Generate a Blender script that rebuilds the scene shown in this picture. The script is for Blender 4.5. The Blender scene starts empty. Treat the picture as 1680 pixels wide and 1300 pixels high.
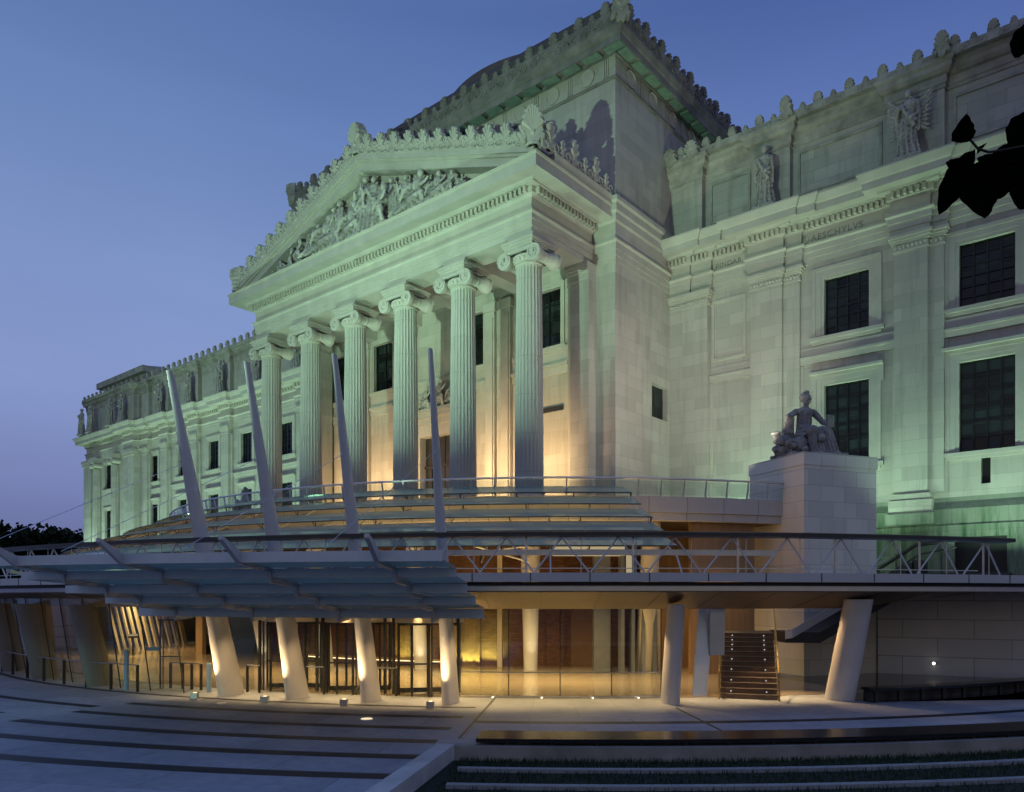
import bpy, bmesh, math, random
from mathutils import Vector, Matrix, noise
R = math.radians; PI = math.pi
sc = bpy.context.scene
col = sc.collection
rnd = random.Random(7)

# ------------------------------------------------------------------ camera
CAM = Vector((34.3, -29.1, 3.27))
YAW = 39.96                      # degrees turned from +Y towards -X
cd = bpy.data.cameras.new('camera'); cam = bpy.data.objects.new('camera', cd); col.objects.link(cam)
cam.location = CAM; cam.rotation_euler = (R(90), 0, R(YAW))
cd.sensor_width = 36; cd.lens = 1265.15/1680*36; cd.shift_y = 330/1680
cd.clip_start = 0.1; cd.clip_end = 2000
sc.camera = cam
FW = Vector((-math.sin(R(YAW)), math.cos(R(YAW)), 0)); RT = Vector((math.cos(R(YAW)), math.sin(R(YAW)), 0))

# ------------------------------------------------------------------ world: dusk sky
w = bpy.data.worlds.new("World"); sc.world = w; w.use_nodes = True
nt = w.node_tree; nt.nodes.clear()
def wn(t, **k):
    n = nt.nodes.new(t)
    for a, b in k.items(): setattr(n, a, b)
    return n
tc = wn('ShaderNodeTexCoord'); sx = wn('ShaderNodeSeparateXYZ'); nt.links.new(tc.outputs['Generated'], sx.inputs[0])
rampL = wn('ShaderNodeValToRGB'); rampR = wn('ShaderNodeValToRGB')
def setramp(n, st):
    e = n.color_ramp.elements
    while len(e) > 1: e.remove(e[-1])
    e[0].position = st[0][0]; e[0].color = (*st[0][1], 1)
    for p, c in st[1:]:
        q = e.new(p); q.color = (*c, 1)
setramp(rampL, [(0.0, (.095, .11, .20)), (.03, (.13, .145, .29)), (.10, (.165, .20, .41)), (.24, (.235, .31, .585)), (.36, (.215, .305, .58)), (.50, (.145, .24, .50)), (.60, (.10, .175, .40)), (.8, (.15, .245, .58))])
setramp(rampR, [(0.0, (.07, .08, .14)), (.10, (.11, .14, .32)), (.30, (.15, .205, .47)), (.45, (.12, .19, .45)), (.6, (.06, .11, .34)), (.66, (.07, .12, .34)), (.8, (.15, .245, .58))])
nt.links.new(sx.outputs[2], rampL.inputs[0]); nt.links.new(sx.outputs[2], rampR.inputs[0])
dt = wn('ShaderNodeVectorMath', operation='DOT_PRODUCT'); dt.inputs[1].default_value = (RT.x, RT.y, 0)
nt.links.new(tc.outputs['Generated'], dt.inputs[0])
mr = wn('ShaderNodeMapRange'); mr.inputs[1].default_value = -.35; mr.inputs[2].default_value = .5
nt.links.new(dt.outputs['Value'], mr.inputs[0])
mx = wn('ShaderNodeMix', data_type='RGBA')
nt.links.new(mr.outputs[0], mx.inputs[0]); nt.links.new(rampL.outputs[0], mx.inputs[6]); nt.links.new(rampR.outputs[0], mx.inputs[7])
dt2 = wn('ShaderNodeVectorMath', operation='DOT_PRODUCT'); dt2.inputs[1].default_value = (-FW.x, -FW.y, .1)
nt.links.new(tc.outputs['Generated'], dt2.inputs[0])
mr2 = wn('ShaderNodeMapRange'); mr2.inputs[1].default_value = -.05; mr2.inputs[2].default_value = .8
nt.links.new(dt2.outputs['Value'], mr2.inputs[0])
glow = wn('ShaderNodeValToRGB'); setramp(glow, [(0.0, (.08, .075, .08)), (.05, (.40, .355, .31)), (.18, (.34, .325, .32)), (.38, (.18, .21, .34)), (.6, (.13, .19, .38)), (.85, (.15, .245, .58))])
nt.links.new(sx.outputs[2], glow.inputs[0])
mx2 = wn('ShaderNodeMix', data_type='RGBA'); nt.links.new(mr2.outputs[0], mx2.inputs[0]); nt.links.new(mx.outputs[2], mx2.inputs[6]); nt.links.new(glow.outputs[0], mx2.inputs[7])
bg = wn('ShaderNodeBackground'); bg.inputs[1].default_value = 1.0
wo = wn('ShaderNodeOutputWorld')
hz = wn('ShaderNodeTexNoise'); hz.inputs['Scale'].default_value = 2.2; hz.inputs['Detail'].default_value = 5
hm = wn('ShaderNodeMapping'); hm.inputs['Scale'].default_value = (1, 1, 4.5); nt.links.new(tc.outputs['Generated'], hm.inputs[0]); nt.links.new(hm.outputs[0], hz.inputs['Vector'])
hr = wn('ShaderNodeMapRange'); hr.inputs[1].default_value = .35; hr.inputs[2].default_value = .65; hr.inputs[3].default_value = .965; hr.inputs[4].default_value = 1.035; nt.links.new(hz.outputs['Fac'], hr.inputs[0])
hv = wn('ShaderNodeVectorMath', operation='SCALE'); nt.links.new(mx2.outputs[2], hv.inputs[0]); nt.links.new(hr.outputs[0], hv.inputs['Scale'])
nt.links.new(hv.outputs[0], bg.inputs[0]); nt.links.new(bg.outputs[0], wo.inputs[0])

sc.view_settings.view_transform = 'Standard'; sc.view_settings.look = 'None'
sc.view_settings.exposure = 0; sc.view_settings.gamma = 1
sc.cycles.use_denoising = True
sc.cycles.max_bounces = 7; sc.cycles.diffuse_bounces = 3; sc.cycles.glossy_bounces = 3
sc.cycles.transparent_max_bounces = 24; sc.cycles.transmission_bounces = 4
sc.cycles.sample_clamp_indirect = 4; sc.cycles.caustics_reflective = False; sc.cycles.caustics_refractive = False

# ------------------------------------------------------------------ lamps (floodlights of the place and added fills)
GREEN = (.58, 1.0, .69); WARM = (1, .69, .29); AMB = (1, .68, .33); NEU = (1, .90, .76)
def area(name, loc, target, power, color, sx_=2, sy_=.6, spread=180):
    l = bpy.data.lights.new(name, 'AREA'); l.shape = 'RECTANGLE'; l.size = sx_; l.size_y = sy_
    l.energy = power; l.color = color; l.spread = R(spread)
    o = bpy.data.objects.new(name, l); col.objects.link(o); o.location = loc
    o.rotation_euler = (Vector(target)-Vector(loc)).to_track_quat('-Z', 'Y').to_euler(); return o
def spot(name, loc, target, power, color, angle=60, blend=.5, radius=.1):
    l = bpy.data.lights.new(name, 'SPOT'); l.energy = power; l.color = color; l.spot_size = R(angle); l.spot_blend = blend
    l.shadow_soft_size = radius
    o = bpy.data.objects.new(name, l); col.objects.link(o); o.location = loc
    o.rotation_euler = (Vector(target)-Vector(loc)).to_track_quat('-Z', 'Y').to_euler(); return o

# ------------------------------------------------------------------ materials
def mat(name): 
    m = bpy.data.materials.new(name); m.use_nodes = True; m.node_tree.nodes.clear(); return m
class N:
    def __init__(s, m): s.t = m.node_tree
    def n(s, t, **k):
        x = s.t.nodes.new(t)
        for a, b in k.items(): setattr(x, a, b)
        return x
    def l(s, a, b): s.t.links.new(a, b)
    def noise(s, scale, detail=4, vec=None, rough=.55):
        x = s.n('ShaderNodeTexNoise'); x.inputs['Scale'].default_value = scale; x.inputs['Detail'].default_value = detail
        x.inputs['Roughness'].default_value = rough
        if vec is not None: s.l(vec, x.inputs['Vector'])
        return x.outputs['Fac']
    def pos(s): return s.n('ShaderNodeNewGeometry').outputs['Position']
    def mix(s, f, a, b, mode='MIX'):
        x = s.n('ShaderNodeMix', data_type='RGBA', blend_type=mode)
        for i, v in ((0, f), (6, a), (7, b)):
            if hasattr(v, 'is_linked'): s.l(v, x.inputs[i])
            else: x.inputs[i].default_value = v if i == 0 else (*v, 1)
        return x.outputs[2]
    def rng(s, v, a, b, c=0, d=1):
        x = s.n('ShaderNodeMapRange'); s.l(v, x.inputs[0])
        for i, q in enumerate((a, b, c, d)): x.inputs[i+1].default_value = q
        return x.outputs[0]
def pr(name, color, rough=.6, metal=0, var=.12, scale=3, bump=.0, bscale=20, spec=.5, coord='pos', stretch=None):
    m = mat(name); k = N(m); p = k.n('ShaderNodeBsdfPrincipled'); o = k.n('ShaderNodeOutputMaterial')
    v = k.pos() if coord == 'pos' else k.n('ShaderNodeTexCoord').outputs['Object']
    if stretch:
        mp = k.n('ShaderNodeMapping'); mp.inputs['Scale'].default_value = stretch; k.l(v, mp.inputs[0]); v = mp.outputs[0]
    f = k.rng(k.noise(scale, 5, v), .3, .7)
    c = k.mix(f, tuple(x*(1-var) for x in color), tuple(min(1, x*(1+var)) for x in color))
    k.l(c, p.inputs['Base Color']); p.inputs['Roughness'].default_value = rough; p.inputs['Metallic'].default_value = metal
    p.inputs['Specular IOR Level'].default_value = spec
    if bump:
        b = k.n('ShaderNodeBump'); b.inputs['Strength'].default_value = bump; b.inputs['Distance'].default_value = .02
        k.l(k.noise(bscale, 4, v), b.inputs['Height']); k.l(b.outputs[0], p.inputs['Normal'])
    k.l(p.outputs[0], o.inputs[0]); return m
def crevice_shade(m, dark):  # darkens creases by pointiness: crevice shade painted into the base colour
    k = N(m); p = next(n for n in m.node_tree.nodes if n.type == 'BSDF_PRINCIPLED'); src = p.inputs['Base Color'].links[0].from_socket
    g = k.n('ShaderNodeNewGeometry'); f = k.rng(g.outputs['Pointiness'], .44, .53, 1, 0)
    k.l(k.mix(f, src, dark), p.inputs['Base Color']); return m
def emis(name, color, s):
    m = mat(name); k = N(m); e = k.n('ShaderNodeEmission'); e.inputs[0].default_value = (*color, 1); e.inputs[1].default_value = s
    o = k.n('ShaderNodeOutputMaterial'); k.l(e.outputs[0], o.inputs[0]); return m
def stone(name, color, bw=1.5, bh=.62, mort=.012, dark=.72, var=.10, streak=.35, stainc=(.20, .19, .16), moss=0, rough=.85, radial=None, jb=.35):
    """ashlar: brick joints laid out on (run of wall, height)"""
    m = mat(name); k = N(m); p = k.n('ShaderNodeBsdfPrincipled'); o = k.n('ShaderNodeOutputMaterial')
    P = k.pos(); s = k.n('ShaderNodeSeparateXYZ'); k.l(P, s.inputs[0])
    if radial:
        sx2 = k.n('ShaderNodeMath', operation='SUBTRACT'); sx2.inputs[0].default_value = 15.6; k.l(s.outputs[1], sx2.inputs[1])
        at = k.n('ShaderNodeMath', operation='ARCTAN2'); k.l(s.outputs[0], at.inputs[0]); k.l(sx2.outputs[0], at.inputs[1])
        mu = k.n('ShaderNodeMath', operation='MULTIPLY'); k.l(at.outputs[0], mu.inputs[0]); mu.inputs[1].default_value = radial; u = mu.outputs[0]
    else:
        ad = k.n('ShaderNodeMath', operation='ADD'); k.l(s.outputs[0], ad.inputs[0]); k.l(s.outputs[1], ad.inputs[1]); u = ad.outputs[0]
    cb = k.n('ShaderNodeCombineXYZ'); k.l(u, cb.inputs[0]); k.l(s.outputs[2], cb.inputs[1])
    br = k.n('ShaderNodeTexBrick'); k.l(cb.outputs[0], br.inputs['Vector'])
    br.inputs['Scale'].default_value = 1; br.inputs['Mortar Size'].default_value = mort; br.inputs['Mortar Smooth'].default_value = .3
    br.inputs['Brick Width'].default_value = bw; br.inputs['Row Height'].default_value = bh; br.inputs['Bias'].default_value = 0
    br.inputs['Color1'].default_value = (*[c*(1-var) for c in color], 1); br.inputs['Color2'].default_value = (*[min(1, c*(1+var)) for c in color], 1)
    br.inputs['Mortar'].default_value = (*[c*dark for c in color], 1)
    mp = k.n('ShaderNodeMapping'); mp.inputs['Scale'].default_value = (1.6, 1.6, .16); k.l(P, mp.inputs[0])
    st = k.rng(k.noise(1.3, 6, mp.outputs[0], .65), .5, .78, 0, streak)
    c = k.mix(st, br.outputs[0], stainc)
    c = k.mix(k.rng(k.noise(.45, 5, P), .4, .7, 0, .3), c, tuple(x*.8 for x in color))
    if moss:
        zz = k.rng(s.outputs[2], 8.2, 6.3, 0, 1); n2 = k.rng(k.noise(1.1, 6, mp.outputs[0], .7), .45, .62)
        mm = k.n('ShaderNodeMath', operation='MULTIPLY'); k.l(zz, mm.inputs[0]); k.l(n2, mm.inputs[1])
        c = k.mix(mm.outputs[0], c, (.05, .10, .05))
    k.l(c, p.inputs['Base Color']); p.inputs['Roughness'].default_value = rough; p.inputs['Specular IOR Level'].default_value = .25
    b1 = k.n('ShaderNodeBump'); b1.inputs['Strength'].default_value = jb; b1.inputs['Distance'].default_value = .02; b1.invert = True
    k.l(br.outputs['Fac'], b1.inputs['Height'])
    b2 = k.n('ShaderNodeBump'); b2.inputs['Strength'].default_value = .25; b2.inputs['Distance'].default_value = .015
    k.l(k.noise(9, 6, P), b2.inputs['Height']); k.l(b1.outputs[0], b2.inputs['Normal']); k.l(b2.outputs[0], p.inputs['Normal'])
    k.l(p.outputs[0], o.inputs[0]); return m
def glass(name, tint, refl=.12, rough=.02, opac=.0, opc=(.3, .4, .4), trl=.5):
    m = mat(name); k = N(m); o = k.n('ShaderNodeOutputMaterial')
    t = k.n('ShaderNodeBsdfTransparent'); t.inputs[0].default_value = (*tint, 1)
    g = k.n('ShaderNodeBsdfGlossy'); g.inputs[0].default_value = (1, 1, 1, 1); g.inputs[1].default_value = rough
    lw = k.n('ShaderNodeLayerWeight'); lw.inputs['Blend'].default_value = .5
    pw_ = k.n('ShaderNodeMath', operation='POWER'); k.l(lw.outputs['Facing'], pw_.inputs[0]); pw_.inputs[1].default_value = 4.0
    ma = k.n('ShaderNodeMath', operation='MULTIPLY_ADD'); k.l(pw_.outputs[0], ma.inputs[0]); ma.inputs[1].default_value = .6; ma.inputs[2].default_value = refl
    mi = k.n('ShaderNodeMixShader'); k.l(ma.outputs[0], mi.inputs[0]); k.l(t.outputs[0], mi.inputs[1]); k.l(g.outputs[0], mi.inputs[2])
    out = mi.outputs[0]
    if opac:
        d = k.n('ShaderNodeBsdfTranslucent'); d.inputs[0].default_value = (*opc, 1)
        d2 = k.n('ShaderNodeBsdfDiffuse'); d2.inputs[0].default_value = (*opc, 1)
        mm = k.n('ShaderNodeMixShader'); mm.inputs[0].default_value = 1-trl; k.l(d.outputs[0], mm.inputs[1]); k.l(d2.outputs[0], mm.inputs[2])
        m2 = k.n('ShaderNodeMixShader'); m2.inputs[0].default_value = opac; k.l(out, m2.inputs[1]); k.l(mm.outputs[0], m2.inputs[2]); out = m2.outputs[0]
    k.l(out, o.inputs[0]); return m
M = {}
M['stone'] = stone('limestone_ashlar', (.435, .41, .36), dark=.78, var=.11, jb=.3, mort=.010, streak=.55, stainc=(.19, .18, .15))
M['trim'] = pr('limestone_trim', (.45, .425, .375), .85, var=.10, scale=1.1, bump=.25, bscale=8, spec=.25)
M['attic'] = stone('weathered_shaded_limestone', (.41, .39, .345), streak=.6, stainc=(.13, .125, .11))  # stain streaks, with the attic's dim light also put into a darker tone
M['attictrim'] = pr('weathered_shaded_trim', (.34, .32, .285), .9, var=.3, scale=1.4, bump=.35, bscale=7, spec=.2)  # uneven weathering; base also darkened to carry the attic's shade
M['base'] = stone('mossy_base_stone', (.23, .25, .20), bw=2.2, bh=1.25, moss=1, streak=.5)
M['ped'] = stone('granite_pedestal_blocks', (.68, .645, .59), bw=1.25, bh=.66, mort=.014, dark=.66, streak=.25, stainc=(.27, .24, .18), radial=26.0)
M['panelwall'] = stone('pale_panel_wall', (.68, .70, .76), bw=3.1, bh=.78, mort=.02, dark=.5, var=.04, streak=.12, rough=.7)
M['terr'] = stone('terrace_stone_panels', (.52, .50, .47), bw=1.65, bh=3, mort=.022, dark=.5, var=.05, streak=.1, radial=25.0)
M['blocktrim'] = pr('unlit_block_trim', (.215, .20, .18), .9, var=.3, scale=1.2, bump=.35, bscale=7, spec=.2)  # darker trim copy: the unlit look of the block put into the colour
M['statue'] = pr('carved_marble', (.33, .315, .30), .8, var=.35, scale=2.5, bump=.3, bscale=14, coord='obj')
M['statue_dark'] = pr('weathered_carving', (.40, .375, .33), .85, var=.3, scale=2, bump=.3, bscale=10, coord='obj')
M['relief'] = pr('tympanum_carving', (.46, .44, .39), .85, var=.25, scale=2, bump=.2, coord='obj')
crevice_shade(M['statue'], (.06, .055, .055)); crevice_shade(M['statue_dark'], (.09, .08, .07)); crevice_shade(M['relief'], (.10, .095, .08))
M['copper'] = pr('green_copper_soffit', (.17, .25, .19), .7, var=.25, scale=3)
M['roof'] = pr('lead_roof', (.11, .095, .09), .95, spec=.05, var=.15)
M['dome'] = pr('dome_sheet', (.13, .10, .105), .9, spec=.08, var=.15)
M['mast'] = pr('painted_steel_mast', (.56, .54, .54), .42, var=.04, scale=2, bump=.05)
M['steel'] = pr('brushed_steel', (.55, .55, .57), .28, metal=.9, var=.06)
M['white'] = pr('white_painted_steel', (.62, .62, .63), .45, var=.04)
M['fascia'] = pr('pale_metal_fascia', (.50, .49, .49), .5, var=.05, scale=1)
M['canfascia'] = pr('frosted_glass_fascia', (.52, .56, .57), .35, var=.06)
M['dark'] = pr('dark_bronze_metal', (.035, .034, .034), .4, var=.2, spec=.4)
M['soffit'] = pr('bronze_soffit_panels', (.12, .088, .068), .45, metal=.25, var=.12, scale=.7)
M['winglass'] = pr('black_window_glass', (.006, .009, .010), .14, var=.9, scale=1.6, spec=.35, bump=.25, bscale=1.1)
def panes():
    m = M['winglass']; k = N(m); p = next(n for n in m.node_tree.nodes if n.type == 'BSDF_PRINCIPLED')
    sp = k.n('ShaderNodeSeparateXYZ'); k.l(k.pos(), sp.inputs[0]); ad = k.n('ShaderNodeMath', operation='ADD'); k.l(sp.outputs[0], ad.inputs[0]); k.l(sp.outputs[1], ad.inputs[1])
    cb = k.n('ShaderNodeCombineXYZ'); k.l(ad.outputs[0], cb.inputs[0]); k.l(sp.outputs[2], cb.inputs[1])
    sn = k.n('ShaderNodeVectorMath', operation='SNAP'); sn.inputs[1].default_value = (.53, .58, 1); k.l(cb.outputs[0], sn.inputs[0])
    wnz = k.n('ShaderNodeTexWhiteNoise'); k.l(sn.outputs[0], wnz.inputs['Vector'])
    k.l(k.mix(wnz.outputs['Value'], (.002, .003, .004), (.022, .034, .036)), p.inputs['Base Color'])
    k.l(k.rng(wnz.outputs['Value'], 0, 1, .06, .35), p.inputs['Roughness'])
panes()
M['muntin'] = pr('black_muntin', (.004, .004, .004), .5)
M['brick'] = stone('dark_brick', (.17, .085, .055), bw=.25, bh=.08, mort=.008, dark=.6, var=.25, streak=.2, stainc=(.06, .04, .03), radial=20.0)
M['wood'] = pr('warm_wood_panels', (.27, .165, .08), .5, var=.2, scale=1.5, stretch=(3, 3, .3))
M['cream'] = pr('cream_plaster', (.62, .54, .40), .7, var=.08, scale=1)
M['brassy'] = pr('brass_handrail', (.55, .38, .16), .3, metal=.9)
M['panelm'] = pr('satin_metal_cladding', (.50, .54, .60), .32, metal=.75, var=.05)
M['dconc'] = pr('stained_concrete', (.24, .225, .20), .85, var=.3, scale=1.0, bump=.2)
M['colshade'] = pr('mast_paint_shaded', (.21, .19, .17), .45, var=.08, scale=1.5)  # mast paint darkened for the unlit left columns, shade put into the colour
M['finm'] = pr('blue_grey_metal', (.13, .135, .15), .45, var=.1)
M['paving'] = None
M['band'] = pr('dark_granite_band', (.018, .019, .022), .55, var=.3, scale=6)
M['concrete'] = pr('pale_concrete', (.48, .47, .45), .8, var=.22, scale=1.2, bump=.15)
M['curb'] = pr('kerb_granite', (.27, .27, .28), .7, var=.1)
M['granite'] = pr('polished_black_granite', (.010, .011, .014), .22, var=.4, scale=30, spec=.6)
M['water'] = pr('dark_pool_water', (.008, .012, .014), .04, var=.1, spec=.6)
M['soil'] = pr('lawn_soil', (.010, .016, .008), .95, var=.3, scale=4, bump=.4)
M['grass'] = pr('grass_blades', (.022, .045, .014), .8, var=.5, scale=3, spec=.2)
M['asphalt'] = pr('far_ground', (.05, .055, .05), .9, var=.2, scale=.3)
M['leaf'] = pr('dark_leaf', (.0025, .003, .002), .95, var=.3, spec=0)
M['bark'] = pr('bark', (.03, .025, .02), .9, var=.3)
M['foliage'] = pr('tree_foliage', (.020, .034, .016), .9, var=.5, scale=.6, spec=.1)
M['lobbyfloor'] = pr('polished_terrazzo', (.36, .28, .19), .16, var=.08, scale=1.5)
M['gl'] = glass('clear_glass', (.90, .93, .90), .06)
M['glroof'] = glass('greenish_roof_glass', (.62, .72, .66), .14, .05, .44, (.36, .45, .41), .10)
M['glcan'] = glass('blue_canopy_glass', (.50, .64, .64), .14, .10, .42, (.42, .56, .54))
M['glrail'] = glass('rail_glass', (.90, .93, .92), .06)
M['lamp'] = emis('lamp_warm', (1, .85, .5), 5)
M['lampw'] = emis('lamp_white', (1, .95, .8), 10)
M['strip'] = emis('light_strip', (1, .78, .42), 2.2)
M['stairled'] = emis('stair_led', (.9, .95, 1), .8)
M['bluesign'] = pr('blue_sign_face', (.22, .32, .45), .4)
M['letters'] = pr('cut_letters', (.24, .225, .20), .9)
M['step'] = pr('dark_stone_tread', (.10, .075, .055), .35, var=.2)
M['riser'] = pr('bronze_riser', (.22, .125, .07), .4)
# paving: pale slabs with radial and ring joints
def paving():
    m = mat('pale_granite_paving'); k = N(m); p = k.n('ShaderNodeBsdfPrincipled'); o = k.n('ShaderNodeOutputMaterial'); P = k.pos()
    n1 = k.rng(k.noise(.35, 6, P, .6), .35, .7); n2 = k.rng(k.noise(3.5, 6, P, .7), .35, .7)
    c = k.mix(n1, (.29, .31, .35), (.44, .46, .51)); c = k.mix(k.rng(n2, 0, 1, 0, .5), c, (.17, .18, .20))
    sp = k.n('ShaderNodeTexVoronoi'); sp.inputs['Scale'].default_value = .9; k.l(P, sp.inputs['Vector'])
    c = k.mix(k.rng(sp.outputs['Distance'], .06, .0, 0, .5), c, (.10, .09, .09))
    s = k.n('ShaderNodeSeparateXYZ'); k.l(P, s.inputs[0])
    su = k.n('ShaderNodeMath', operation='SUBTRACT'); su.inputs[0].default_value = 15.6; k.l(s.outputs[1], su.inputs[1])
    at = k.n('ShaderNodeMath', operation='ARCTAN2'); k.l(s.outputs[0], at.inputs[0]); k.l(su.outputs[0], at.inputs[1])
    ra = k.n('ShaderNodeVectorMath', operation='LENGTH'); cb = k.n('ShaderNodeCombineXYZ'); k.l(s.outputs[0], cb.inputs[0]); k.l(su.outputs[0], cb.inputs[1]); k.l(cb.outputs[0], ra.inputs[0])
    mu = k.n('ShaderNodeMath', operation='MULTIPLY'); k.l(at.outputs[0], mu.inputs[0]); mu.inputs[1].default_value = 37
    c2 = k.n('ShaderNodeCombineXYZ'); k.l(mu.outputs[0], c2.inputs[0]); k.l(ra.outputs['Value'], c2.inputs[1])
    br = k.n('ShaderNodeTexBrick'); k.l(c2.outputs[0], br.inputs['Vector']); br.inputs['Scale'].default_value = 1
    br.inputs['Brick Width'].default_value = 2.8; br.inputs['Row Height'].default_value = 1.76; br.inputs['Mortar Size'].default_value = .008
    br.inputs['Color1'].default_value = (1, 1, 1, 1); br.inputs['Color2'].default_value = (.80, .80, .80, 1); br.inputs['Mortar'].default_value = (.35, .35, .35, 1)
    c = k.mix(1.0, c, br.outputs[0], 'MULTIPLY')
    k.l(c, p.inputs['Base Color']); p.inputs['Roughness'].default_value = .6
    b = k.n('ShaderNodeBump'); b.inputs['Strength'].default_value = .2; b.inputs['Distance'].default_value = .01
    k.l(k.noise(14, 5, P), b.inputs['Height']); k.l(b.outputs[0], p.inputs['Normal'])
    k.l(p.outputs[0], o.inputs[0]); return m
M['paving'] = paving()

# ------------------------------------------------------------------ mesh helpers
class MB:
    def __init__(s): s.v = []; s.f = []
    def add(s, v, f):
        o = len(s.v); s.v += [tuple(x) for x in v]; s.f += [[i+o for i in q] for q in f]; return s
    def box(s, x0, x1, y0, y1, z0, z1):
        v = [(x, y, z) for z in (z0, z1) for x, y in ((x0, y0), (x1, y0), (x1, y1), (x0, y1))]
        return s.add(v, [(3, 2, 1, 0), (4, 5, 6, 7), (0, 1, 5, 4), (1, 2, 6, 5), (2, 3, 7, 6), (3, 0, 4, 7)])
    def obox(s, c, ex, ey, ez):   # oriented box: centre and half axes
        c = Vector(c); v = []
        for sz in (-1, 1):
            for a, b in ((-1, -1), (1, -1), (1, 1), (-1, 1)): v.append(c+Vector(ex)*a+Vector(ey)*b+Vector(ez)*sz)
        return s.add(v, [(3, 2, 1, 0), (4, 5, 6, 7), (0, 1, 5, 4), (1, 2, 6, 5), (2, 3, 7, 6), (3, 0, 4, 7)])
    def quad(s, a, b, c, d): return s.add([a, b, c, d], [(0, 1, 2, 3)])
    def bar(s, a, b, r, r2=None, n=8, ry=1.0):
        a = Vector(a); b = Vector(b); r2 = r if r2 is None else r2
        d = (b-a).normalized(); u = d.orthogonal().normalized() if abs(d.z) > .95 else d.cross(Vector((0, 0, 1))).normalized(); w_ = d.cross(u)
        v = []
        for p, q in ((a, r), (b, r2)):
            for i in range(n):
                t = 2*PI*i/n+PI/n; v.append(p+u*math.cos(t)*q+w_*math.sin(t)*q*ry)
        f = [(i, (i+1) % n, n+(i+1) % n, n+i) for i in range(n)]
        f += [list(range(n))[::-1], [n+i for i in range(n)]]
        return s.add(v, f)
    def tube(s, pts, r, n=6):
        for a, b in zip(pts, pts[1:]): s.bar(a, b, r, n=n)
        return s
    def lathe(s, prof, c=(0, 0, 0), n=24, fl=None):
        c = Vector(c); v = []
        for j, (r, z) in enumerate(prof):
            for i in range(n):
                t = 2*PI*i/n; rr = r if fl is None else r*(1-fl(i, j))
                v.append(c+Vector((rr*math.cos(t), rr*math.sin(t), z)))
        f = [(j*n+i, j*n+(i+1) % n, (j+1)*n+(i+1) % n, (j+1)*n+i) for j in range(len(prof)-1) for i in range(n)]
        f += [list(range(n))[::-1], [(len(prof)-1)*n+i for i in range(n)]]
        return s.add(v, f)
    def prismY(s, poly, y0, y1):   # polygon in XZ extruded along Y
        n = len(poly); v = [(x, y0, z) for x, z in poly]+[(x, y1, z) for x, z in poly]
        f = [list(range(n)), [n+i for i in range(n)][::-1]]+[(i, n+i, n+(i+1) % n, (i+1) % n) for i in range(n)]
        return s.add(v, f)
    def sweep(s, prof, path):
        """closed profile [(out, z)] along XY path; outward is to the right of travel"""
        n = len(prof); P = [Vector((a, b)) for a, b in path]; m = len(P); rings = []
        for i in range(m):
            ds = []
            if i > 0: ds.append((P[i]-P[i-1]).normalized())
            if i < m-1: ds.append((P[i+1]-P[i]).normalized())
            nn = [Vector((d.y, -d.x)) for d in ds]
            if len(nn) == 2:
                b = nn[0]+nn[1]
                b = b/(b.dot(nn[0])) if b.length > 1e-6 else nn[0]
            else: b = nn[0]
            rings.append([(P[i].x+b.x*o, P[i].y+b.y*o, z) for o, z in prof])
        v = [p for r_ in rings for p in r_]
        f = [(i*n+j, i*n+(j+1) % n, (i+1)*n+(j+1) % n, (i+1)*n+j) for i in range(m-1) for j in range(n)]
        f += [list(range(n)), [(m-1)*n+j for j in range(n)][::-1]]
        return s.add(v, f)
    def build(s, name, m, parent=None, smooth=False, recalc=True):
        me = bpy.data.meshes.new(name); me.from_pydata(s.v, [], s.f); me.update()
        if recalc:
            b = bmesh.new(); b.from_mesh(me); bmesh.ops.recalc_face_normals(b, faces=b.faces); b.to_mesh(me); b.free()
        if m is not None: me.materials.append(m)
        if smooth:
            me.shade_smooth()
            if smooth != 2: me.set_sharp_from_angle(angle=R(38))
        o = bpy.data.objects.new(name, me); col.objects.link(o)
        if parent is not None: o.parent = parent
        return o
def thing(name, label, cat, loc=(0, 0, 0), group=None):
    o = bpy.data.objects.new(name, None); col.objects.link(o); o.empty_display_size = .3
    o.location = loc; o['label'] = label; o['category'] = cat
    if group: o['group'] = group
    bpy.context.view_layer.update()
    return o
def tag(o, label, cat, group=None):
    o['label'] = label; o['category'] = cat
    if group: o['group'] = group
    return o
def setin(o, kind='structure'): o['kind'] = kind; return o
def put(child, parent):   # parent while keeping world coordinates for meshes modelled in world space
    child.parent = parent; child.matrix_parent_inverse = parent.matrix_basis.inverted(); return child
CY = 15.6
def at(r, a, z=0.0): a = R(a); return Vector((r*math.sin(a), CY-r*math.cos(a), z))
def rad(a): a = R(a); return Vector((math.sin(a), -math.cos(a), 0))
def tan_(a): a = R(a); return Vector((math.cos(a), math.sin(a), 0))
def ring(mb, prof, a0, a1, da=1.5):
    """closed (R, z) profile turned about the pavilion centre; prof may be a function of the angle"""
    n = max(1, int(math.ceil(abs(a1-a0)/da))); m = None; v = []
    for i in range(n+1):
        a = a0+(a1-a0)*i/n; p = prof(a) if callable(prof) else prof; m = len(p)
        v += [at(r, a, z) for r, z in p]
    f = [(i*m+j, i*m+(j+1) % m, (i+1)*m+(j+1) % m, (i+1)*m+j) for i in range(n) for j in range(m)]
    f += [list(range(m)), [n*m+j for j in range(m)][::-1]]
    return mb.add(v, f)
def sheet(mb, p0, p1, a0, a1, da=1.5):
    n = max(1, int(math.ceil(abs(a1-a0)/da))); v = []
    for i in range(n+1):
        a = a0+(a1-a0)*i/n; v += [at(p0[0], a, p0[1]), at(p1[0], a, p1[1])]
    return mb.add(v, [(2*i, 2*i+1, 2*i+3, 2*i+2) for i in range(n)])
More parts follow.
